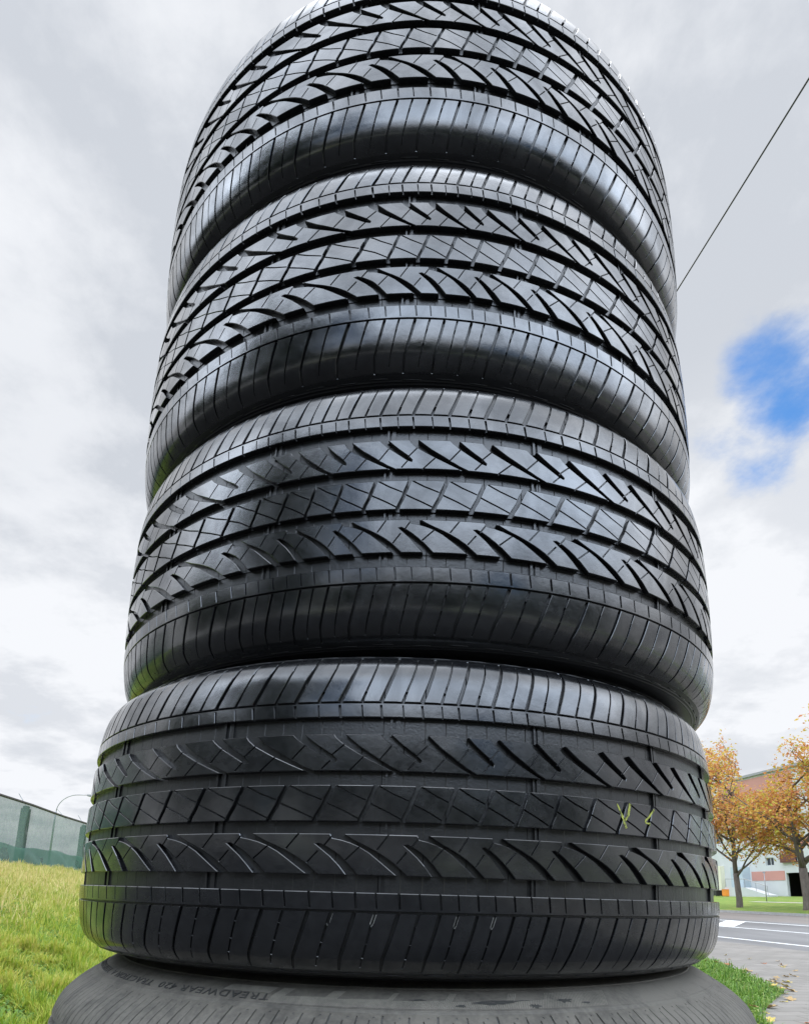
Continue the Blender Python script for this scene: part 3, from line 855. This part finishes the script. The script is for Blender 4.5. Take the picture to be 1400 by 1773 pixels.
okl = lambda n, t, x, y: (n > -9.4) & (np.hypot(x, y) > .42) & (n < 3)
okr = lambda n, t, x, y: (n < np.interp(t, EA, EB)+.05) & (np.hypot(x, y) > .42)
pts_l = np.concatenate([scatter_sector(100000, -46, -22, 2.2, 9, okl, .6), scatter_sector(90000, -42, -24, 8, 27, okl, .6)])
pts_r = scatter_sector(60000, 17, 37, 3.4, 14, okr, .6)
pts_o = scatter_sector(60000, -180, 180, .6, 12, lambda n, t, x, y: (okl(n, t, x, y) | (okr(n, t, x, y) & (n > 3))) & (t > 1.6), .5)
M_grass_l = leafy_mat('dry_and_green_grass', [(.0, (.065, .15, .012)), (.30, (.18, .30, .025)), (.52, (.33, .40, .045)), (.78, (.50, .46, .10)), (1, (.60, .52, .22))], .45, .6, (.8, .5))
M_grass_r = leafy_mat('fresh_green_grass', [(.0, (.045, .12, .012)), (.5, (.12, .25, .025)), (.85, (.20, .32, .05)), (1, (.32, .36, .11))], .4, .5)
def mk(P, hs, ws, name, m_):
    n = len(P); x, y = P[:, 0], P[:, 1]
    cl_ = (np.sin(x*7.1+2*np.sin(y*3.3))+np.sin(y*8.7+2*np.sin(x*4.1+1))+np.sin((x+y)*15.3)*.7+np.sin((x-y)*19.7+x*3)*.6)
    sc2 = R.uniform(.6, 1.25, n)*np.clip(1+.38*cl_, .3, 2.3)
    return link(name, grass_mesh(name, P-np.array([0, 0, .01]), R.uniform(0, 6.283, n), hs*sc2, ws*R.uniform(.7, 1.3, n), hs*R.uniform(.2, 1.0, n)), m_)
nn_l = pts_l[:, 0]*DN.x+pts_l[:, 1]*DN.y
far_ = nn_l < -4.6+R.uniform(-1.2, 1.2, len(pts_l))
M_straw = leafy_mat('straw_grass', [(.0, (.14, .24, .025)), (.25, (.31, .36, .06)), (.5, (.53, .48, .15)), (.78, (.66, .54, .26)), (1, (.70, .56, .34))], .4, .7, (.6, .6))
tag(mk(pts_l[~far_], .12, .010, 'grass', M_grass_l), 'yellow and green uncut grass on the slope left of the tires', 'grass', kind='stuff')
tag(mk(pts_l[far_], .14, .012, 'grass', M_straw), 'dry straw-coloured grass at the foot of the green fence', 'grass', kind='stuff')
tag(mk(pts_o, .07, .007, 'grass', M_grass_r), 'short green grass beyond the foot of the tire stack', 'grass', kind='stuff')
# broad low leaves (clover and dandelion) mixed in
def leaves_mesh(name, P, L, Wd, lean):
    n = len(P); a = R.uniform(0, 6.283, n); d = np.stack([np.cos(a), np.sin(a), np.zeros(n)], -1); s_ = np.stack([-np.sin(a), np.cos(a), np.zeros(n)], -1)
    up = np.array([0, 0, 1.]); L = L*R.uniform(.6, 1.3, n); Wd = Wd*R.uniform(.7, 1.3, n); le = R.uniform(lean[0], lean[1], n)
    base = P; mid = P+d*(L*.5)[:, None]+up*(L*le*.6)[:, None]; tip = P+d*L[:, None]+up*(L*le*.55)[:, None]
    V = np.stack([base, mid-s_*(Wd/2)[:, None]+up*(Wd*.15)[:, None], mid, mid+s_*(Wd/2)[:, None]+up*(Wd*.15)[:, None], tip], 1).reshape(-1, 3)
    b = np.arange(n)*5
    F = np.concatenate([np.stack([b, b+1, b+2], -1), np.stack([b, b+2, b+3], -1), np.stack([b+1, b+4, b+2], -1), np.stack([b+2, b+4, b+3], -1)])
    return mesh_np(name, V, F)
k_ = R.uniform(0, 1, len(pts_r)) < .45
gr = mk(pts_r[~k_], .095, .0085, 'grass', M_grass_r)
tag(gr, 'bright green grass beside the paving on the right', 'grass', kind='stuff')
lf = link('clover', leaves_mesh('clover', pts_r[k_]+np.array([0, 0, .035])*R.uniform(.3, 1.6, (k_.sum(), 1)), .055, .024, (.1, 1.0)), M_grass_r)
tag(lf, 'broad bright green weed leaves beside the paving', 'weeds', kind='stuff')
kl = R.uniform(0, 1, len(pts_l)) < .13
M_weed = leafy_mat('weed_leaf', [(0, (.06, .16, .015)), (1, (.17, .30, .04))], .35, .5)
near = np.hypot(pts_l[:, 0]-CAM.x, pts_l[:, 1]-CAM.y) < 13
lf = link('clover', leaves_mesh('clover', pts_l[kl & near]+np.array([0, 0, .03])*R.uniform(.3, 1.5, ((kl & near).sum(), 1)), .06, .026, (.2, 1.1)), M_weed)
tag(lf, 'low green weed leaves mixed into the yellow grass', 'weeds', kind='stuff')

# ------------------------------------------------------------------ fallen leaves on the paving
M_fl = [leafy_mat('fallen_leaf_%s' % c, [(0, a), (1, b_)], .1, .7) for c, a, b_ in (('tan', (.32, .21, .09), (.40, .28, .13)), ('rust', (.28, .09, .04), (.36, .14, .05)), ('yellow', (.42, .34, .08), (.50, .38, .10)))]
def leaf_shape(name, kind_):
    """ cupped palmate leaf """
    n = 22; v = [(0, 0, .004)]; f = []
    for k in range(n):
        t = 2*math.pi*k/n
        r = (.55+.45*abs(math.cos(2.5*t)))*(1 if kind_ == 0 else (.6+.4*abs(math.cos(t))))
        v.append((r*.05*math.cos(t), r*.05*math.sin(t)*(.8 if kind_ == 0 else .5), .004+.018*r*r*abs(math.sin(t+.4))))
    for k in range(n): f.append((0, 1+k, 1+(k+1) % n))
    i = len(v); v += [(-.05, -.001, .006), (-.05, .001, .006), (-.09, .001, .012), (-.09, -.001, .012)]; f.append((i, i+1, i+2, i+3))
    return mesh_np(name, v, f)
lm = [[(leaf_shape('fallen_leaf', k)) for k in (0, 1)] for _ in M_fl]
for row, m_ in zip(lm, M_fl):
    for x in row: x.materials.append(m_)
rl_ = random.Random(21)
cnt = 0
while cnt < 95:
    az = rad(rl_.uniform(19, 36)); d = rl_.uniform(4.6, 15)
    x = CAM.x+d*math.sin(az); y = CAM.y+d*math.cos(az); n = x*DN.x+y*DN.y; t = x*DT.x+y*DT.y
    if not (edge(t)-.25 < n < 11.3): continue
    if rl_.random() > math.exp(-(n-edge(t))*.8)+.12: continue
    o = bpy.data.objects.new('fallen_leaf', lm[(0, 0, 1, 2)[rl_.randrange(4)]][rl_.randrange(2)]); COL.objects.link(o)
    inl = n < edge(t)
    o.location = (x, y, .009+(.07 if inl else 0)); o.rotation_euler = (rl_.uniform(-.25, .25), rl_.uniform(-.25, .25), rl_.uniform(0, 6.3)); s_ = rl_.uniform(.8, 1.7); o.scale = (s_, s_, s_)
    tag(o, 'dry curled autumn leaf lying on or beside the grey paving', 'leaf', 'fallen leaves scattered on the paving'); cnt += 1

# ------------------------------------------------------------------ fence with green netting
NF = -8.6
FZ = 1.58
M_net = mat('green_netting', lambda nt, nodes, links, b: None)
def net_build(nt, nodes, links, b, alpha, c0, c1):
    links.new(ramp(nt, nz(nt, .9, 6, .65, stretch=(1, 1, .5)), [(.3, c0), (.7, c1)]), b.inputs['Base Color'])
    b.inputs['Roughness'].default_value = .8
    tr = nodes.new('ShaderNodeBsdfTranslucent'); links.new(ramp(nt, nz(nt, .9, 6, .65, stretch=(1, 1, .5)), [(.3, c0), (.7, c1)]), tr.inputs[0])
    ms = nodes.new('ShaderNodeMixShader'); ms.inputs[0].default_value = .5; links.new(b.outputs[0], ms.inputs[1]); links.new(tr.outputs[0], ms.inputs[2])
    tp = nodes.new('ShaderNodeBsdfTransparent'); ma = nodes.new('ShaderNodeMixShader')
    w = nz(nt, 9, 5, .6); links.new(mrange(nt, w, .3, .7, alpha-.06, alpha+.06), ma.inputs[0])
    links.new(tp.outputs[0], ma.inputs[1]); links.new(ms.outputs[0], ma.inputs[2]); links.new(ma.outputs[0], nodes['Material Output'].inputs['Surface'])
M_net = mat('green_netting', lambda nt, nodes, links, b: net_build(nt, nodes, links, b, .66, (.07, .125, .105), (.15, .225, .19)))
M_low_band = mat('green_low_band', lambda nt, nodes, links, b: net_build(nt, nodes, links, b, .80, (.09, .21, .17), (.14, .28, .23)))
M_conc = simple('post_concrete', (.10, .12, .115), .85, var=.2, scale=9)
M_wire = simple('galvanised_steel', (.28, .28, .29), .5, .6)
M_rail = simple('dark_rail', (.05, .045, .045), .6, .2)
post_t = [-12.6, -6.4, -.2, 6.0, 12.6, 21.6-.0, 27.9, 34.2, 40.5, 46.8]
post_t = [8.95-6.2, 8.95, 15.2, 21.55, 27.8, 34.0, 40.2, 46.4, 52.6]
fence = empty('fence', nt2w(NF, 20, FZ)); tag(fence, 'green netting fence on concrete posts with a dark top rail, beyond the grass', 'fence')
fi = Vector(fence.location)
def wavy_net(name, m_, t0, t1, z0, z1, off, top_wave=0.0, seed=1):
    rr = np.random.RandomState(seed); nt2, nz2 = int((t1-t0)*4), 14; v = []; f = []
    ph = rr.uniform(0, 6.28, 6)
    for i in range(nt2+1):
        t = t0+(t1-t0)*i/nt2
        zt = z1+top_wave*(math.sin(t*1.1+ph[0])+.6*math.sin(t*2.7+ph[1]))
        for j in range(nz2+1):
            q = j/nz2
            o_ = .05*math.sin(t*1.9+ph[2]+3*q)*math.sin(math.pi*q)+.03*math.sin(t*4.3+6*q+ph[3])*math.sin(math.pi*q)
            v.append(nt2w(NF+off+o_, t, z0+(zt-z0)*q)-fi)
    for i in range(nt2):
        for j in range(nz2): a = i*(nz2+1)+j; f.append((a, a+nz2+1, a+nz2+2, a+1))
    return link(name, mesh_np(name, v, f, True), m_, fence)
wavy_net('netting', M_net, post_t[0], post_t[-1], FZ-.02, FZ+2.06, .16)
wavy_net('added_low_band', M_low_band, post_t[0], post_t[-1], FZ-.02, FZ+.70, .22, .035, 7)  # added sheet standing in for the dark wall seen through the netting
mb = MB()
for i in range(len(post_t)-1):
    mb.tube([nt2w(NF+.14, post_t[i], FZ+2.10)-fi, nt2w(NF+.14, (post_t[i]+post_t[i+1])/2, FZ+2.075)-fi, nt2w(NF+.14, post_t[i+1], FZ+2.10)-fi], .045, 6)
mb.build('top_rail', M_rail, fence)
rot_n = Matrix.Rotation(math.atan2(DN.y, DN.x), 3, 'Z')
for i, t in enumerate(post_t):
    mb = MB(); mb.box(nt2w(NF, t, FZ+.98)-fi, (.20, .30, 1.96), rot_n); mb.box(nt2w(NF, t, FZ+2.0)-fi, (.14, .2, .09), rot_n)
    mb.build('post', M_conc, fence)
    mb = MB(); mb.tube([nt2w(NF, t, FZ+2.04)-fi, nt2w(NF-.28, t-.02, FZ+2.45)-fi], .012, 6); mb.build('wire_arm', M_wire, fence)
# lamp post beyond the fence
lp = empty('street_lamp', (-26.6, 45.0, 1.6)); tag(lp, 'thin grey street lamp with a curved arm, far behind the green fence', 'lamp')
mb = MB(); mb.tube([(0, 0, 0), (0, 0, 4.2), (.03, 0, 4.9)], [.08, .06, .05], 10); mb.build('pole', M_wire, lp, True)
mb = MB(); pts = [(.03, 0, 4.9)]+[(.03+1.5*(1-math.cos(rad(a_))), 0, 4.9+1.25*math.sin(rad(a_))) for a_ in range(10, 91, 10)]+[(2.3, 0, 6.15)]
mb.tube(pts, .03, 8); mb.build('arm', M_wire, lp, True)
mb = MB(); mb.box((2.55, 0, 6.12), (.6, .22, .12)); mb.box((2.58, 0, 6.05), (.42, .16, .04)); mb.build('lamp_head', M_wire, lp)
mb = MB(); mb.tube([(.08, 0, 5.05), (.9, 0, 4.25)], .02, 6); mb.build('brace', M_wire, lp)

# ------------------------------------------------------------------ overhead cable
M_cable = simple('cable_black', (.02, .02, .022), .5)
A = Vector((10.54, 20.0, 25.97)); B = Vector((10.7, 12.0, 23.56))
A = Vector((10.1, 18.8, 24.5)); 
mb = MB(); pts = []
dirv = (A-B)
for k in range(-30, 60):
    s_ = k/4; p_ = B+dirv*s_; p_.z += .035*s_*(s_-1.0); pts.append(p_)
mb.tube(pts, .026, 8); tag(mb.build('overhead_cable', M_cable, None, True), 'single black overhead cable crossing the cloudy sky', 'cable')

# ------------------------------------------------------------------ building
NB = 48.0
bld = empty('apartment_building', nt2w(NB, 55, 1.5)); tag(bld, 'white and salmon pink building behind the autumn trees, with an open dark garage doorway', 'building')
bi = Vector(bld.location)
def B_(n, t, z): return nt2w(n, t, z)-bi
M_wall = simple('white_render', (.56, .57, .575), .85, var=.05, scale=.7)
M_pink = simple('salmon_render', (.52, .26, .22), .85, var=.05, scale=.7)
M_blue = simple('blue_grey_render', (.42, .50, .55), .8, var=.06, scale=.7)
M_darkint = simple('garage_interior', (.02, .02, .022), .8)
M_glass = mat('window_glass', lambda nt, nodes, links, b: (setattr(b.inputs['Base Color'], 'default_value', (.03, .04, .05, 1)), setattr(b.inputs['Roughness'], 'default_value', .08)))
M_frame = simple('window_frame', (.55, .56, .57), .5)
M_yel = simple('cream_render', (.70, .68, .52), .85, var=.04)
M_roof = simple('roof_edge', (.30, .30, .31), .7)
ZB = 1.45; HTOP = 13.9
T0b, T1b = 16.0, 92.0
holes = [('garage', 48.6, 52.0, 1.5, 3.78), ('balcony', 50.5, 52.1, 4.85, 6.15), ('win', 53.4, 54.5, 4.55, 5.35), ('win', 53.1, 54.3, 9.4, 10.6)]
for fl, zz_ in enumerate((4.55, 7.2, 9.4)):
    for tt in (20, 24, 28, 32, 36, 40, 44, 66, 70, 74, 78, 82, 86): holes.append(('win', tt, tt+1.3, zz_, zz_+1.35))
for tt in (56.6, 60.5): holes.append(('win', tt, tt+1.3, 7.2, 8.5))
tsx = sorted({T0b, T1b} | {h_[1] for h_ in holes} | {h_[2] for h_ in holes}); zsx = sorted({ZB, HTOP} | {h_[3] for h_ in holes} | {h_[4] for h_ in holes})
mb = MB()
for i in range(len(tsx)-1):
    for j in range(len(zsx)-1):
        tcn_, zcn_ = (tsx[i]+tsx[i+1])/2, (zsx[j]+zsx[j+1])/2
        if any(h_[1] < tcn_ < h_[2] and h_[3] < zcn_ < h_[4] for h_ in holes): continue
        mb.quad(B_(NB, tsx[i+1], zsx[j]), B_(NB, tsx[i], zsx[j]), B_(NB, tsx[i], zsx[j+1]), B_(NB, tsx[i+1], zsx[j+1]))
for k_h, t0, t1, za, zb in holes:                # reveals
    dn = .25
    for p4 in (((NB,t0,za),(NB+dn,t0,za),(NB+dn,t0,zb),(NB,t0,zb)), ((NB,t1,za),(NB,t1,zb),(NB+dn,t1,zb),(NB+dn,t1,za)), ((NB,t0,zb),(NB+dn,t0,zb),(NB+dn,t1,zb),(NB,t1,zb)), ((NB,t0,za),(NB,t1,za),(NB+dn,t1,za),(NB+dn,t0,za))):
        mb.quad(*[B_(*q) for q in p4])
# side and back walls, roof slab
for p4 in (((NB,T0b,ZB),(NB+13,T0b,ZB),(NB+13,T0b,HTOP),(NB,T0b,HTOP)), ((NB,T1b,ZB),(NB,T1b,HTOP),(NB+13,T1b,HTOP),(NB+13,T1b,ZB)), ((NB+13,T0b,ZB),(NB+13,T1b,ZB),(NB+13,T1b,HTOP),(NB+13,T0b,HTOP))):
    mb.quad(*[B_(*q) for q in p4])
mb.build('wall', M_wall, bld)
mb = MB(); rotb = Matrix.Rotation(math.atan2(DN.y, DN.x), 3, 'Z')
mb.box(B_(NB+6.5, (T0b+T1b)/2, HTOP+.13), (13.5, T1b-T0b+.5, .25), rotb); mb.build('roof', M_roof, bld)
for nm, m_, t0, t1, za, zb in (('pink_panel', M_pink, 52.15, 56.55, 3.08, 4.0), ('pink_panel', M_pink, 50.0, 60.5, 10.9, 13.7), ('pink_panel', M_pink, 40.5, 50.3, 6.3, 7.1), ('pink_panel', M_pink, 62, 91, 3.1, 4.0), ('pink_panel', M_pink, 17, 44, 3.1, 4.0)):
    mb = MB(); mb.box(B_(NB-.015, (t0+t1)/2, (za+zb)/2), (.05, t1-t0, zb-za), rotb); mb.build(nm, m_, bld)
mb = MB(); mb.box(B_(NB-.45, 57.7, 2.98), (.9, 1.75, 3.06), rotb); sc = mb.build('stair_enclosure', M_blue, bld)
mb = MB(); mb.box(B_(NB-.91, 57.85, 3.7), (.04, .3, .7), rotb); mb.build('window', M_glass, sc)
mb = MB(); mb.box(B_(NB-.25, 60.9, 3.1), (.5, .5, 3.3), rotb); mb.build('pillar', M_yel, bld)
# ramp in front of the wall, falling towards the garage door, with a handrail
v = []; mb = MB()
pr = [(58.3, 2.40), (55.4, 2.36), (52.3, 1.62)]
for n_ in (NB-2.0, NB-.95):
    pass
for i in range(2):
    (ta, za), (tb_, zb) = pr[i], pr[i+1]; n0_, n1_ = NB-2.0, NB-.95
    mb.quad(B_(n0_, ta, 1.3), B_(n0_, tb_, 1.3), B_(n0_, tb_, zb), B_(n0_, ta, za))
    mb.quad(B_(n0_, ta, za), B_(n0_, tb_, zb), B_(n1_, tb_, zb), B_(n1_, ta, za))
    mb.quad(B_(n1_, ta, 1.3), B_(n1_, ta, za), B_(n1_, tb_, zb), B_(n1_, tb_, 1.3))
mb.quad(B_(NB-2.0, 58.3, 1.3), B_(NB-2.0, 58.3, 2.4), B_(NB-.95, 58.3, 2.4), B_(NB-.95, 58.3, 1.3))
mb.quad(B_(NB-2.0, 52.3, 1.3), B_(NB-.95, 52.3, 1.3), B_(NB-.95, 52.3, 1.62), B_(NB-2.0, 52.3, 1.62))
mb.build('ramp', M_wall, bld)
mb = MB(); mb.tube([B_(NB-1.9, 58.2, 3.25), B_(NB-1.9, 55.4, 3.2), B_(NB-1.9, 52.4, 2.45)], .03, 6)
for t_, z_ in ((58.2, 2.4), (56.8, 2.38), (55.4, 2.36), (53.9, 2.0), (52.4, 1.65)): mb.tube([B_(NB-1.9, t_, z_), B_(NB-1.9, t_, z_+.84)], .02, 6)
mb.build('handrail', M_wire, bld)
# dark garage room
mb = MB(); g0, g1, zb0, zb1, nd_ = 46.6, 53.4, 1.52, 4.2, 8.0
for p4 in (((NB+nd_,g0,zb0),(NB+nd_,g1,zb0),(NB+nd_,g1,zb1),(NB+nd_,g0,zb1)), ((NB+.26,g0,zb0),(NB+nd_,g0,zb0),(NB+nd_,g0,zb1),(NB+.26,g0,zb1)), ((NB+.26,g1,zb0),(NB+.26,g1,zb1),(NB+nd_,g1,zb1),(NB+nd_,g1,zb0)), ((NB+.26,g0,zb1),(NB+nd_,g0,zb1),(NB+nd_,g1,zb1),(NB+.26,g1,zb1)), ((NB+.26,g0,zb0),(NB+.26,g1,zb0),(NB+nd_,g1,zb0),(NB+nd_,g0,zb0))):
    mb.quad(*[B_(*q) for q in p4])
mb.build('garage_room', M_darkint, bld)
for k_h, t0, t1, za, zb in holes:
    if k_h == 'garage': continue
    mb = MB(); mb.box(B_(NB+.20, (t0+t1)/2, (za+zb)/2), (.03, t1-t0-.1, zb-za-.1), rotb)
    if k_h == 'balcony':
        mb.build('window', M_glass, bld)
        mb = MB(); mb.box(B_(NB-.3, (t0+t1)/2, za+.35), (.06, t1-t0+.3, .75), rotb); mb.box(B_(NB-.17, (t0+t1)/2, za-.04), (.32, t1-t0+.3, .1), rotb); mb.build('balcony', simple('brown_panel', (.14, .05, .04), .6), bld)
        continue
    w_ = mb.build('window', M_glass, bld)
    mb = MB()
    for dt_ in (t0+.03, t1-.03, (t0+t1)/2): mb.box(B_(NB+.17, dt_, (za+zb)/2), (.05, .06, zb-za), rotb)
    for z_ in (za+.03, zb-.03): mb.box(B_(NB+.165, (t0+t1)/2, z_), (.05, t1-t0, .06), rotb)
    mb.build('frame', M_frame, w_)

# small things by the building
bn = empty('litter_bin', nt2w(45.9, 58.0, hz(45.9))); tag(bn, 'small orange bin by the wall of the white building', 'bin')
mb = MB(); mb.box((0, 0, .36), (.55, .62, .62)); mb.box((0, 0, .02), (.45, .5, .06)); mb.build('body', simple('orange_plastic', (.80, .27, .03), .5), bn)
mb = MB(); mb.box((0, 0, .70), (.6, .68, .06)); mb.build('lid', simple('orange_lid', (.70, .22, .03), .5), bn)
bn = empty('waste_container', nt2w(46.1, 59.6, hz(46.1))); tag(bn, 'dark waste container with a pale lid beside the orange bin', 'container')
mb = MB(); mb.box((0, 0, .34), (.8, 1.1, .56)); mb.build('body', simple('dark_plastic', (.02, .022, .024), .5), bn)
mb = MB(); mb.box((0, 0, .66), (.9, 1.7, .07)); mb.build('lid', simple('pale_lid', (.72, .72, .70), .5), bn)
mb = MB(); mb.box((-.3, .4, .035), (.08, .12, .08)); mb.box((-.3, -.4, .035), (.08, .12, .08)); mb.box((.3, .4, .035), (.08, .12, .08)); mb.box((.3, -.4, .035), (.08, .12, .08)); mb.build('wheel', M_rail, bn)
po = empty('sign_post', nt2w(38, 43.3, hz(38)-.05)); tag(po, 'thin grey metal post standing on the far verge between the tree trunks', 'post')
mb = MB(); mb.tube([(0, 0, 0), (0, 0, 2.35)], .035, 8); mb.build('pole', M_wire, po, True)
mb = MB(); mb.box((0, 0, 2.32), (.22, .03, .1)); mb.build('bracket', M_wire, po)
strip('path', simple('path_concrete', (.46, .44, .40), .85), 36.2, 36.9, 20, 43.2, .02)

# ------------------------------------------------------------------ autumn trees
M_bark = mat('bark', lambda nt, nodes, links, b: (links.new(ramp(nt, nz(nt, 8, 8, .7, stretch=(1, 1, .3)), [(.3, (.075, .06, .05)), (.7, (.18, .15, .125))]), b.inputs['Base Color']), setattr(b.inputs['Roughness'], 'default_value', .9), bump(nt, b, nz(nt, 14, 6, .7, stretch=(1, 1, .3)), .6, .03)))
M_aut = leafy_mat('autumn_leaf', [(0, (.20, .25, .03)), (.2, (.46, .46, .06)), (.40, (.66, .42, .08)), (.60, (.60, .27, .08)), (.82, (.52, .19, .08)), (1, (.76, .42, .26))], .4, .6, (.35, .6))
M_green = leafy_mat('green_leaf', [(0, (.03, .06, .012)), (1, (.09, .14, .025))], .3, .6)
def tree(name, loc, H, trunk_r, fork, spread, nleaf, lsize, mleaf, label, group=None, seed=1, cat='tree', cbase=.2, limb_n=(7, 9)):
    e = empty(name, loc); tag(e, label, cat, group); rr = random.Random(seed); mb = MB(); tips = []
    def branch(p, d, r, L, lev):
        n = 5; pts = [p]; rs_ = [r]
        for k in range(n):
            d = (d+Vector((rr.uniform(-1, 1), rr.uniform(-1, 1), rr.uniform(-.5, .8)))*.16).normalized()
            p = p+d*(L/n); pts.append(p); rs_.append(r*(1-.62*(k+1)/n))
            if lev >= 1 and k >= 1: tips.append((p, lev))
        mb.tube(pts, rs_, 8 if lev == 0 else 5, True)
        if lev < 3:
            for k in range(rr.randint(4, 5) if lev > 0 else rr.randint(5, 7)):
                q = rr.uniform(.3, 1); i = min(int(q*n), n-1); bp = pts[i]+(pts[i+1]-pts[i])*(q*n-i)
                a_ = rr.uniform(0, 6.283); side = Vector((math.cos(a_), math.sin(a_), rr.uniform(-.25, .7)))
                nd2 = (d*.5+side*.9).normalized()
                branch(bp, nd2, r*.42, L*rr.uniform(.42, .62), lev+1)
    tp = [Vector((0, 0, -.15)), Vector((.02, 0, .25*fork)), Vector((-.05, .02, fork))]
    mb.tube([tp[0], Vector((0, 0, .12)), tp[1], tp[2]], [trunk_r*1.35, trunk_r*1.08, trunk_r, trunk_r*.88], 12)
    k_n = rr.randint(*limb_n)
    branch(tp[2]-Vector((0, 0, .1)), Vector((.03, 0, 1)), trunk_r*.8, (H-fork)*.80, 0)
    for k in range(k_n):
        a_ = 6.283*k/k_n+rr.uniform(-.35, .35); z_ = fork+rr.uniform(-.05, .35)*(H-fork)
        d = Vector((math.cos(a_)*spread/H*1.9, math.sin(a_)*spread/H*1.9, rr.uniform(.35, 1.0))).normalized()
        branch(Vector((-.05, .02, z_)), d, trunk_r*rr.uniform(.35, .5), spread*rr.uniform(.7, 1.1), 1)
    mb.build('trunk', M_bark, e, True)
    # leaves in sprays round the twig points
    tips = [t_ for t_ in tips if t_[0].z > H*cbase]
    P_ = np.array([tuple(t_[0]) for t_ in tips]); rs2 = np.random.RandomState(seed)
    cl = rs2.choice(len(P_), int(nleaf/7)); cc = P_[cl]+rs2.normal(0, lsize*1.4, (len(cl), 3))
    out_v = []; 
    c = np.repeat(cc, 7, 0)+rs2.normal(0, lsize*.75, (len(cc)*7, 3)); n = len(c)
    a1 = rs2.normal(0, 1, (n, 3)); a1[:, 2] = a1[:, 2]*.5-.3; a1 /= np.linalg.norm(a1, axis=1)[:, None]
    a2 = np.cross(a1, rs2.normal(0, 1, (n, 3))); a2 /= np.linalg.norm(a2, axis=1)[:, None]
    L = lsize*rs2.uniform(.6, 1.3, n); Wd = L*rs2.uniform(.4, .62, n); nn_ = np.cross(a1, a2)
    V = np.stack([c, c+a1*(L*.45)[:, None]-a2*(Wd/2)[:, None]+nn_*(L*.08)[:, None], c+a1*L[:, None], c+a1*(L*.45)[:, None]+a2*(Wd/2)[:, None]+nn_*(L*.08)[:, None]], 1).reshape(-1, 3)
    b = np.arange(n)*4; F = np.concatenate([np.stack([b, b+1, b+2], -1), np.stack([b, b+2, b+3], -1)])
    link('crown', mesh_np('crown', V, F), mleaf, e); return e
tree('autumn_tree', nt2w(30, 36.5, .55), 10.1, .20, 2.3, 4.3, 10500, .21, M_aut, 'autumn tree with yellow-orange leaves and a forked trunk, nearest the tires', 'autumn trees on the far verge', 5)
tree('autumn_tree', nt2w(30, 30.9, .62), 8.5, .25, 2.4, 4.8, 12500, .21, M_aut, 'rust-orange autumn tree right of the forked one, its trunk at the picture edge', 'autumn trees on the far verge', 12)
tree('autumn_tree', nt2w(30.5, 25.0, .62), 10.5, .22, 2.5, 3.6, 6000, .24, M_aut, 'half-bare autumn tree farthest right along the verge, only its twigs in view', 'autumn trees on the far verge', 31)
# trees added out of view behind the viewer for the wet rubber to mirror
rb_ = random.Random(8)
for k in range(13):
    az = rad(100+k*13.5+rb_.uniform(-4, 4)); d = rb_.uniform(14, 20)
    x = CAM.x+d*math.sin(az); y = CAM.y+d*math.cos(az); n = x*DN.x+y*DN.y
    if 11 < n < 28 and az < rad(140): continue
    tree('added_tree', (x, y, hz(n)), rb_.uniform(4.6, 6.6), .2, 1.2, 3.0, 4500, .38, M_green, 'dark green leafy tree added unseen behind the viewer for the tire reflections', 'green trees added behind the viewer for the reflections', 40+k, limb_n=(6, 8), cbase=.12)

tree('added_tree', (-8.0, -7.2, hz(-9.2)), 9.5, .26, 1.6, 3.8, 12000, .30, M_green, 'tall dark green tree added unseen behind the viewer for a dark tire reflection', None, 77, limb_n=(6, 8), cbase=.15)  # unseen tree added to darken the reflections on the left of the tyres
